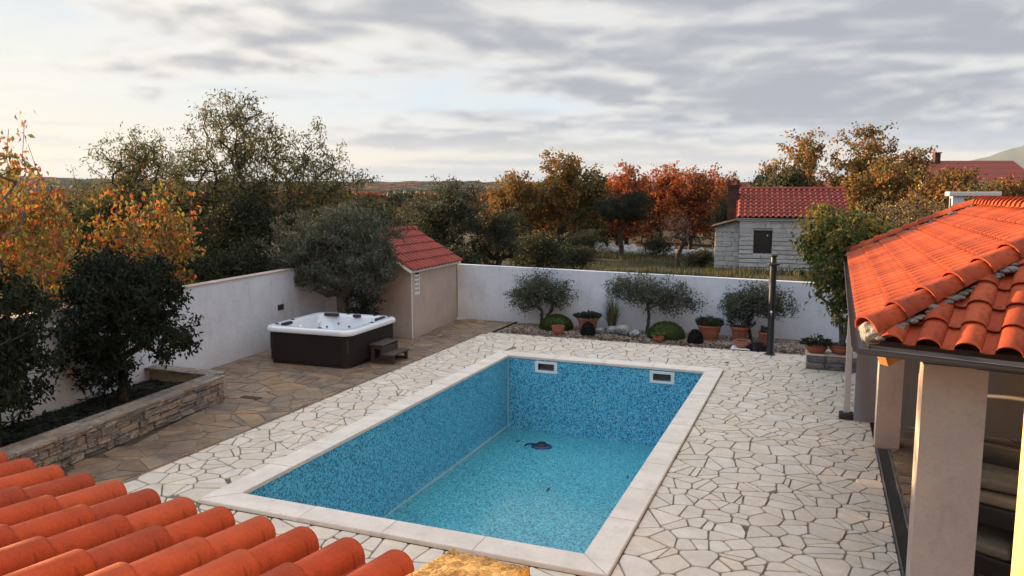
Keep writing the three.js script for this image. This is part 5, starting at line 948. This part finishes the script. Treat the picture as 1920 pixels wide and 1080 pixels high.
{
  const t = thing('house', 'bright yellow plastered house wall beside the pergola', 'house');
  mesh('side_wing', prism([[0.853, -3.85], [1.35, -3.85], [1.35, 1.4], [0.853, 1.4]], -0.1, 5.6), MAT.yellowSmooth, t);
  mesh('main_wall', prism([[-6.5, 1.4], [7.0, 1.4], [7.0, 9.0], [-6.5, 9.0]], -0.1, 5.8), MAT.yellowSmooth, t);
  mesh('balcony_slab', prism([[-1.2, -0.55], [0.85, -0.55], [0.85, 1.4], [-1.2, 1.4]], 2.10, 2.28), MAT.coping[0], t);
}
// ---------------------------------------------------------------- stone house, far red-roofed house
{
  const t = thing('stone_house', 'small whitewashed stone house with a red tiled roof beyond the back wall', 'house', [-3.50, 0.25, -37.3], 0.09);
  const R = rng(17), W = 4.55, D = 5.6, H = 2.42;   // local x along the front, -z to the back
  const wa = 0.62, wb = 1.44, wm = (wa + wb) / 2;
  mesh('wall', mergeGeometries([box(wa, H, 0.28, wa / 2, H / 2, -0.2), box(W - wb, H, 0.28, wb + (W - wb) / 2, H / 2, -0.2), box(wb - wa, 0.84, 0.28, wm, 0.42, -0.2), box(wb - wa, H - 1.92, 0.28, wm, 1.92 + (H - 1.92) / 2, -0.2), box(0.3, H, D - 0.4, 0.15, H / 2, -D / 2 - 0.15), box(0.3, H, D - 0.4, W - 0.15, H / 2, -D / 2 - 0.15), box(W - 0.7, H, 0.3, W / 2, H / 2, -D + 0.2)]), MAT.paleblock[0], t);
  // front courses
  const courses = 12, ch = H / courses;
  for (let r = 0; r < courses; r++) { const y = r * ch; let x = -0.02; while (x < W - 0.05) { let w = 0.5 + 0.9 * R(); if (x + w > W) w = W - x; let x1 = x + w; const inWin = y + ch > 0.84 + 0.02 && y < 1.90; if (inWin) { if (x < wa && x1 > wa) x1 = wa; else if (x >= wa - 0.01 && x < wb) { x = wb; continue; } } const ww = x1 - x; if (ww > 0.05) { const o = mesh('wall_block', blockGeo(ww - 0.025, ch - (r > 7 ? 0.008 : 0.028 + 0.02 * R()), 0.09, R, 0.10), MAT.paleblock[Math.floor(R() * 3)], t); o.position.set(x + ww / 2, y + ch / 2, -0.03); } x = x1; } }
  const win = mesh('window', box(wb - wa - 0.02, 1.08, 0.04, wm, 1.38, -0.22), MAT.windowdark, t); mesh('frame', mergeGeometries([box(0.05, 1.08, 0.06, wa + 0.03, 1.38, -0.18), box(0.05, 1.08, 0.06, wb - 0.03, 1.38, -0.18), box(wb - wa - 0.11, 0.05, 0.06, wm, 1.89, -0.18), box(wb - wa - 0.11, 0.05, 0.06, wm, 0.865, -0.18)]), MAT.darkwood, win); mesh('latch', box(0.05, 0.07, 0.02, wm + 0.2, 1.68, -0.185), MAT.white, win);
  const rise = 1.28, half = D / 2 + 0.15, eY = H + 0.06;
  const gable = (x) => { const s = new THREE.Shape([new THREE.Vector2(0, 0), new THREE.Vector2(D - 0.3, 0), new THREE.Vector2((D - 0.3) / 2, rise * 0.93)]); return uvBox(new THREE.ExtrudeGeometry(s, { depth: 0.28, bevelEnabled: false }).rotateY(Math.PI / 2).translate(x, H, -0.15)); };
  mesh('gable', gable(0.01), MAT.paleblock[1], t); mesh('gable', gable(W - 0.29), MAT.paleblock[1], t);
  mesh('eave_board', box(W + 0.3, 0.10, 0.16, W / 2 - 0.02, H + 0.0, 0.04), MAT.wall, t);
  const roofTop = new THREE.Group();
  const slope = (sgn) => { const L = Math.hypot(half, rise); return [sgn, L]; };
  const plate = uvBox(new THREE.BufferGeometry().copy((() => { const x0 = -0.2, x1 = W + 0.15, zf = 0.16, zm = -D / 2, zb = -D - 0.16, y0 = eY, y1 = eY + rise, pos = []; const q = (a, b, c, d) => pos.push(...a, ...b, ...c, ...a, ...c, ...d); q([x0, y0, zf], [x1, y0, zf], [x1, y1, zm], [x0, y1, zm]); q([x1, y0, zb], [x0, y0, zb], [x0, y1, zm], [x1, y1, zm]); q([x1, y0 - 0.06, zf], [x0, y0 - 0.06, zf], [x0, y1 - 0.06, zm], [x1, y1 - 0.06, zm]); q([x0, y0 - 0.06, zb], [x1, y0 - 0.06, zb], [x1, y1 - 0.06, zm], [x0, y1 - 0.06, zm]); const g = fromArrays(pos); g.computeVertexNormals(); return g; })()));
  const roof = mesh('roof', plate, MAT.darkwood, t);
  const O = V(-0.2, eY + 0.004, 0.2), U = V(1, 0, 0), Vv = V(0, rise, -D / 2 - 0.16).normalize(), Ls = Math.hypot(rise, D / 2 + 0.16), rows = 8, ex = Ls / rows, len = ex + 0.05, w = 0.245;
  const geo = tileGeo(w, len, { pan: w * 0.33, rise: 0.08, seg: 5, lift: 0.045 });
  tileSlope(roof, O, U, Vv, { width: W + 0.35, rows, expo: ex, w, len, geo, mats: MAT.tileRed, seed: 77 });
  capLine(roof, V(W + 0.15, eY + rise + 0.03, -D / 2), V(-0.2, eY + rise + 0.03, -D / 2), 18, capGeo(0.11, 0.125, 0.46), 0.46, MAT.tileRed, 78);
  // brick chimney
  const ck = mesh('chimney', box(0.52, 4.0, 0.5, -0.36, 2.0, -1.9), MAT.brick, t); mesh('chimney_cap', mergeGeometries([box(0.62, 0.10, 0.6, -0.36, 3.98, -1.9), box(0.11, 0.24, 0.52, -0.57, 4.14, -1.9), box(0.11, 0.24, 0.52, -0.15, 4.14, -1.9)]), MAT.brick, ck);
  for (let r = 0; r < 20; r++) { mesh('brick_course', box(0.54, 0.058, 0.52, -0.36, 2.55 + r * 0.07, -1.9), MAT.brick, ck); }
  // lean-to on the left
  const an = mesh('lean_to', uvBox(new THREE.ExtrudeGeometry(new THREE.Shape([[0, 0], [0, 2.35], [-1.10, 2.02], [-1.10, 0]].map((p) => new THREE.Vector2(...p))), { depth: 2.6, bevelEnabled: false }).translate(-0.02, 0, -2.9)), MAT.paleblock[1], t);
  const ar = mesh('lean_to_roof', box(1.45, 0.07, 3.0, 0, 0, 0), MAT.darkwood, an); ar.position.set(-0.60, 2.24, -1.55); ar.rotation.z = 0.29;
  for (let r = 0; r < 9; r++) { let x = -1.12; while (x < -0.05) { const ww = Math.min(0.3 + 0.35 * R(), -0.02 - x), hh = 0.225; if (r * hh + hh < 2.05 + (x + 1.1) * 0.28) { const o = mesh('wall_block', blockGeo(ww - 0.02, hh - 0.02, 0.08, R, 0.10), MAT.paleblock[Math.floor(R() * 2)], an); o.position.set(x + ww / 2, r * hh + hh / 2, -0.28); } x += ww; } }
}
{
  const t = thing('village_house', 'distant house with a long red roof and brick chimney among the trees', 'house', [9.45, 0.5, -85.6], 0.36);
  const W = 11, hd = 5.2, eY = 3.9, rY = 6.55;
  mesh('wall', box(W - 0.6, eY - 0.1, hd * 2 - 0.6, W / 2, (eY - 0.1) / 2, -hd), MAT.yellowSmooth, t);
  const sh = new THREE.Shape([new THREE.Vector2(0.3, 0), new THREE.Vector2(hd * 2 - 0.3, 0), new THREE.Vector2(hd, rY - eY - 0.15)]);
  mesh('gable', uvBox(new THREE.ExtrudeGeometry(sh, { depth: 0.25, bevelEnabled: false }).rotateY(Math.PI / 2).translate(0.3, eY - 0.1, 0)), MAT.yellowSmooth, t);
  const L = Math.hypot(hd + 0.3, rY - eY), a = Math.atan2(rY - eY, hd + 0.3);
  for (const s of [1, -1]) { const m = mesh('roof', box(W + 0.4, 0.10, L), MAT.brick, t); m.position.set(W / 2, (eY + rY) / 2, -hd + s * (hd + 0.3) / 2); m.rotation.x = s * a; if (s > 0) for (let k = 0; k < 14; k++) { const r = mesh('tile_course', box(W + 0.42, 0.05, L / 14 + 0.03), MAT.tileRed[k % 3], m); r.position.set(0, 0.085 - 0.0, -L / 2 + (k + 0.5) * L / 14); r.rotation.x = 0.07; } }
  const c = mesh('chimney', box(0.55, 1.1, 0.55, 3.15, rY + 0.30, -hd + 0.4), MAT.brick, t); mesh('chimney_cap', box(0.72, 0.12, 0.72, 3.15, rY + 0.90, -hd + 0.4), MAT.tileRed[0], c);
}

// ---------------------------------------------------------------- trees beyond the back wall
const far = (name, label, x, z, h, r, o) => makeTree(name, label, o.cat ?? 'tree', { at: [x, null, z], blobs: o.blobs ?? [[0, h * 0.62, 0, r, h * 0.40, r * 0.9], [r * 0.35, h * 0.78, 0.2, r * 0.6, h * 0.26, r * 0.6], [-r * 0.45, h * 0.5, 0, r * 0.65, h * 0.32, r * 0.7]], clusters: o.clusters ?? 190, leaves: o.leaves ?? 30, spread: o.spread ?? 0.30, leaf: o.leaf ?? [0.17, 0.11], trunkR: o.trunkR ?? 0.13, fork: [0, h * 0.22, 0], shell: 0.55, minY: o.minY ?? h * 0.12, gaps: o.gaps, segLen: 0.6, twig: 0.012, bark: o.bark ?? MAT.barkDark, droop: 0.5, ...o });
far('olive_tree', 'large dark olive tree standing behind the shed roof', -13.6, -27.2, 4.1, 1.75, { seed: 401, colors: [...OLIVE.slice(0, 3), ...SCRUB], leaf: [0.11, 0.04], clusters: 360, leaves: 44, spread: 0.24, minY: 0.3, lift: 0.5 });
far('olive_tree', 'dark low olive tree between the shed and the autumn oaks', -11.9, -28.3, 3.0, 1.2, { seed: 402, colors: [...SCRUB, OLIVE[2]], leaf: [0.11, 0.04], clusters: 180, leaves: 40, spread: 0.24, minY: 0.2 });
far('oak_tree', 'tall golden and orange oak tree behind the small pine', -14.4, -43.5, 5.9, 2.0, { seed: 411, colors: OAK, clusters: 300 });
far('oak_tree', 'green and gold oak tree left of the tallest oak beyond the wall', -16.9, -42.4, 4.6, 1.7, { seed: 412, colors: OAK, clusters: 230 });
far('oak_tree', 'dark olive green oak tree with bare twigs beside the stone pine', -12.6, -43.8, 5.1, 1.4, { seed: 413, colors: [OAK[0], OAK[3], OAK[4], OAK[5]], clusters: 170, gaps: 0.8 });
makeTree('stone_pine', 'dark umbrella shaped stone pine standing before the orange trees', 'pine tree', { seed: 421, at: [-9.95, null, -41.4], blobs: [[0, 2.85, 0, 1.75, 0.75, 1.5], [0.2, 3.2, 0, 1.2, 0.5, 1.1], [-0.6, 2.5, 0, 1.1, 0.5, 1.0], [0.8, 2.4, 0, 0.9, 0.4, 0.9]], clusters: 330, leaves: 46, spread: 0.22, leaf: [0.17, 0.02], colors: [[0.018, 0.028, 0.014], [0.026, 0.038, 0.018], [0.014, 0.022, 0.012]], bark: MAT.barkDark, trunkR: 0.13, fork: [0, 1.5, 0], stems: 2, minY: 1.0, lift: 0.5 });
[[-11.6, -47.5, 5.3, 1.5], [-9.6, -50.0, 5.3, 1.9], [-7.6, -49.2, 4.9, 1.6], [-6.4, -51.5, 4.9, 1.7], [-12.8, -51.0, 4.6, 1.7], [-5.0, -48.0, 4.2, 1.2], [-10.9, -46.0, 3.6, 1.2]].forEach(([x, z, h, r], k) => far('maple_tree', ['orange leaved tree showing between the gold oak and the stone pine', 'tall orange leaved tree directly behind the stone pine', 'rust orange tree right of the stone pine', 'dark rust tree left of the stone house chimney', 'orange tree behind the golden oaks', 'brownish orange tree touching the stone house lean-to', 'low fiery orange tree under the stone pine'][k], x, z, h, r, { seed: 430 + k, colors: ORANGE, clusters: 230, leaves: 26, minY: k === 6 ? 0.2 : h * 0.08, group: 'orange trees behind the stone pine' }));
far('dark_conifer', 'small dark green conifer left of the stone house chimney', -4.9, -43.4, 3.6, 0.8, { seed: 441, colors: SCRUB, leaf: [0.14, 0.04], clusters: 130, minY: 0.3 });
makeTree('plum_tree', 'small bare purplish plum tree on a dark trunk in the field', 'tree', { seed: 442, at: [-6.15, null, -36.3], blobs: [[0, 1.9, 0, 0.75, 0.75, 0.7]], clusters: 150, leaves: 9, spread: 0.16, leaf: [0.07, 0.03], colors: [[0.07, 0.035, 0.04], [0.10, 0.05, 0.05], [0.06, 0.035, 0.03]], bark: MAT.barkDark, trunkR: 0.11, fork: [0, 0.75, 0], minY: 0.8 });
[[-12.4, -33.2, 1.6, 1.15, 'grey green shrub just behind the white wall above the left small olive'], [-10.2, -33.8, 1.1, 0.9, 'low dark shrub behind the white wall between the first two olives'], [-11.6, -39.6, 1.7, 1.1, 'dark shrub at the foot of the golden oaks'], [-8.2, -42.6, 1.2, 1.0, 'dark low shrub under the right side of the stone pine'], [-5.4, -38.2, 0.8, 0.6, 'small green shrub by the dry stone wall']].forEach(([x, z, h, r, l], k) => far('field_shrub', l, x, z, h, r, { seed: 450 + k, cat: 'shrub', colors: k === 0 ? [...OLIVE.slice(0, 3)] : SCRUB, leaf: [0.10, 0.04], clusters: 110, leaves: 30, spread: 0.2, minY: 0.05, stems: 3, trunkR: 0.04 }));
// understory closing the gaps below the trees
[[-17.5, -26.5, 2.0, 1.7, 'dark bush at the left foot of the large dark olive'], [-15.0, -25.4, 1.8, 1.5, 'dark bush right behind the shed'], [-12.6, -25.6, 1.5, 1.3, 'dark bush behind the back wall beside the shed'], [-10.8, -30.0, 1.9, 1.4, 'dark green bush under the low olive tree'], [-19.6, -34.0, 3.0, 2.2, 'dark bush far behind the big olive'], [-18.6, -45.5, 3.0, 2.0, 'dark bush left of the golden oaks'], [-15.6, -46.5, 2.8, 2.0, 'dark bush behind the trunks of the golden oaks'], [-13.0, -46.0, 2.2, 1.6, 'dark bush behind the bare twigged oak'], [-8.4, -53.5, 2.8, 2.2, 'dark undergrowth behind the rust orange tree'], [-11.6, -53.5, 2.6, 2.2, 'dark undergrowth behind the stone pine'], [-5.6, -54.0, 2.8, 2.0, 'dark undergrowth behind the stone house lean-to'], [-3.0, -50.0, 2.5, 1.8, 'dark undergrowth behind the stone house'], [-22.0, -40.0, 3.2, 2.6, 'broad dark bush where the field drops to the valley']].forEach(([x, z, h, r, l], k) => far('undergrowth_bush', l, x, z, h, r, { seed: 520 + k, cat: 'bush', colors: k > 7 ? [...SCRUB, ORANGE[3], OAK[4]] : SCRUB, leaf: [0.13, 0.06], clusters: 170, leaves: 32, spread: 0.26, minY: 0.02, stems: 4, stemSpread: 1.2, trunkR: 0.05, blobs: [[0, h * 0.45, 0, r, h * 0.5, r * 0.8], [r * 0.3, h * 0.7, 0, r * 0.6, h * 0.4, r * 0.6]], group: 'undergrowth below the field trees' }));
{ // heaped dry stone wall at the edge of the field
  const t = thing('dry_stone_wall', 'low tumbled dry stone wall at the foot of the orange trees', 'wall'), R = rng(19);
  const gs = [0, 1, 2].map((k) => rockGeo(0.2, 20 + k, 0.8));
  for (let i = 0; i < 170; i++) { const f = R(), x = lerp(-12.6, -4.9, f), z = lerp(-44.6, -43.6, f) + (R() - 0.5) * 0.5, m = mesh('wall_stone', gs[i % 3], MAT.paleblock[i % 3], t); m.position.set(x, groundY(x, z) + 0.05 + 0.45 * R() * R(), z); m.rotation.set(R() * 6, R() * 6, R() * 6); m.scale.setScalar(0.6 + 0.8 * R()); }
}
{ // grass in the field behind the wall
  const R = rng(23), p = [], idx = [], col = [];
  for (let i = 0; i < 26000; i++) { const x = lerp(-14, 3.5, R()), z = lerp(-22.6, -44, Math.pow(R(), 0.8)), y = groundY(x, z) - 0.02; if (fbm(x * 0.5 + 3, z * 0.5, 2) < 0.36) continue; const h = (0.10 + 0.22 * R()) * (0.5 + fbm(x * 0.4, z * 0.4, 2)), a = R() * 6.28, w = 0.012 + 0.012 * R(), j = p.length / 3, c = [[0.075, 0.09, 0.03], [0.11, 0.115, 0.045], [0.15, 0.125, 0.055], [0.05, 0.065, 0.025]][Math.floor(R() * 4)]; p.push(x - Math.cos(a) * w, y, z - Math.sin(a) * w, x + Math.cos(a) * w, y, z + Math.sin(a) * w, x + (R() - 0.5) * 0.12, y + h, z + (R() - 0.5) * 0.12); idx.push(j, j + 1, j + 2); col.push(...c, ...c, ...c); }
  const g = stuff(mesh('field_grass', fromArrays(p, idx, col), MAT.leaf, scene)); tag(g, 'rough grass in the field behind the back wall', 'grass');
}
// right-hand autumn trees, behind the stone house and the pergola
[[-1.7, -62.5, 8.0, 2.6, OAK, 'tall gold and orange oak rising behind the stone house roof'], [2.6, -64.0, 8.4, 2.9, OAK, 'tallest rust and gold oak right of the stone house'], [5.6, -66.0, 6.8, 2.2, [OAK[3], OAK[4], ORANGE[2], OAK[0]], 'dark brownish oak left of the distant red roof'], [3.2, -55.0, 5.6, 2.2, OAK, 'lower golden oak in front of the tallest oaks'], [-2.6, -57.5, 5.2, 1.6, [...SCRUB, OAK[0]], 'dark green round tree behind the stone house ridge'], [-4.2, -60.5, 4.9, 1.5, SCRUB, 'dark green tree behind the brick chimney of the stone house'], [6.6, -52.0, 5.0, 2.0, [OAK[1], OAK[3], ORANGE[3], OAK[0]], 'brown autumn tree behind the white barbecue chimney'], [10.2, -57.0, 4.3, 2.2, [OAK[0], OAK[3], ORANGE[3], OAK[1]], 'brown and green tree below the distant red roof'], [15.0, -62.0, 5.6, 2.6, [OAK[0], OAK[1], ORANGE[2], OAK[3]], 'red and green tree covering the end of the distant red roof'], [12.0, -46.0, 4.6, 2.0, ORANGE, 'low orange tree beyond the ridge of the hip roof']].forEach(([x, z, h, r, c, l], k) => far('autumn_oak', l, x, z, h, r, { seed: 470 + k, colors: c, clusters: 260, leaves: 26, spread: 0.36, leaf: [0.22, 0.14], minY: h * 0.08, gaps: k < 2 ? 0.5 : undefined, group: 'autumn trees beyond the stone house' }));
// brushwood between the pergola and the house
[[2.2, -30.5, 3.6, 1.7, 'brown twiggy bush rising behind the leafy green shrub'], [4.6, -31.0, 3.9, 1.8, 'brown and pale leaved bush just left of the barbecue chimney'], [0.6, -33.5, 3.0, 1.5, 'greenish bush in front of the stone house end'], [7.2, -32.5, 3.7, 1.8, 'brown bush behind the barbecue chimney cap'], [1.6, -25.5, 2.6, 1.2, 'bushy green shrub behind the end of the back wall']].forEach(([x, z, h, r, l], k) => far('brush_bush', l, x, z, h, r, { seed: 490 + k, cat: 'bush', colors: k === 2 || k === 4 ? [[0.06, 0.085, 0.022], [0.09, 0.11, 0.03], [0.16, 0.14, 0.04]] : [[0.20, 0.14, 0.06], [0.11, 0.10, 0.04], [0.26, 0.19, 0.09], [0.08, 0.08, 0.035]], leaf: [0.10, 0.05], clusters: 230, leaves: 18, spread: 0.22, minY: 0.1, stems: 4, stemSpread: 0.9, trunkR: 0.05, bark: MAT.bark, group: 'brushwood behind the pergola' }));

// ---------------------------------------------------------------- distant woodland
{
  const R = rng(500), p = [], idx = [];
  for (let i = 0; i < 800; i++) { const a = R() * 6.28, c = R() * 1.7 - 0.7, s = Math.sqrt(Math.max(0, 1 - c * c)), k = 0.7 + 0.4 * R(), x = Math.cos(a) * s * k, y = 0.55 + c * 0.45 * k, z = Math.sin(a) * s * k, d = V(R() - 0.5, R() - 0.5, R() - 0.5).normalize().multiplyScalar(0.085), e = V(R() - 0.5, R() - 0.5, R() - 0.5).cross(d).normalize().multiplyScalar(0.07), j = p.length / 3; p.push(x - d.x, y - d.y, z - d.z, x + e.x, y + e.y, z + e.z, x + d.x, y + d.y, z + d.z, x - e.x, y - e.y, z - e.z); idx.push(j, j + 1, j + 2, j, j + 2, j + 3); }
  const g = fromArrays(p, idx), n = 15000, im = new THREE.InstancedMesh(g, phys({ color: rgb(1, 1, 1), flatShading: true, roughness: 0.9, transmission: 0.2, thickness: 0, side: THREE.DoubleSide }), n), m = new THREE.Matrix4(), q = new THREE.Quaternion(), c = new THREE.Color(); let k = 0, guard = 0;
  while (k < n && guard++ < n * 30) {
    const d = 98 + 3000 * Math.pow(R(), 2.4), az = lerp(-1.35, 0.75, R()), x = Math.sin(az) * d, z = -Math.cos(az) * d; 
    const pn = fbm(x * 0.010 + 7, z * 0.010, 3); if (d < 300 && fbm(x * 0.03, z * 0.03 + 5, 3) < 0.34) continue;
    const h = (2.6 + 2.6 * R()) * (1 + sstep(200, 2600, d) * 1.2), w = h * (0.55 + 0.3 * R()) * (1 + sstep(200, 2600, d) * 2.6);
    q.setFromEuler(new THREE.Euler(0, R() * 6.28, 0)); m.compose(V(x, groundY(x, z) - 0.3, z), q, V(w, h, w)); im.setMatrixAt(k, m);
    const w2 = clamp(pn * 1.6 - 0.3 + (R() - 0.5) * 0.5), b = w2 < 0.45 ? SCRUB[k % 4].map((v) => v * 1.3) : w2 < 0.7 ? OAK[k % 6].map((v) => v * 0.8) : ORANGE[k % 6].map((v) => v * 0.7); c.setRGB(...b); im.setColorAt(k, c); k++;
  }
  im.count = k; im.name = 'distant_woodland'; im.castShadow = im.receiveShadow = true; stuff(im); tag(im, 'autumn coloured woodland covering the far hills', 'woodland'); scene.add(im);
}
scene.traverse((o) => { if (o.userData && o.userData.origin) delete o.userData.origin; });
renderer.setSize(1024, 576);
renderer.render(scene, camera);
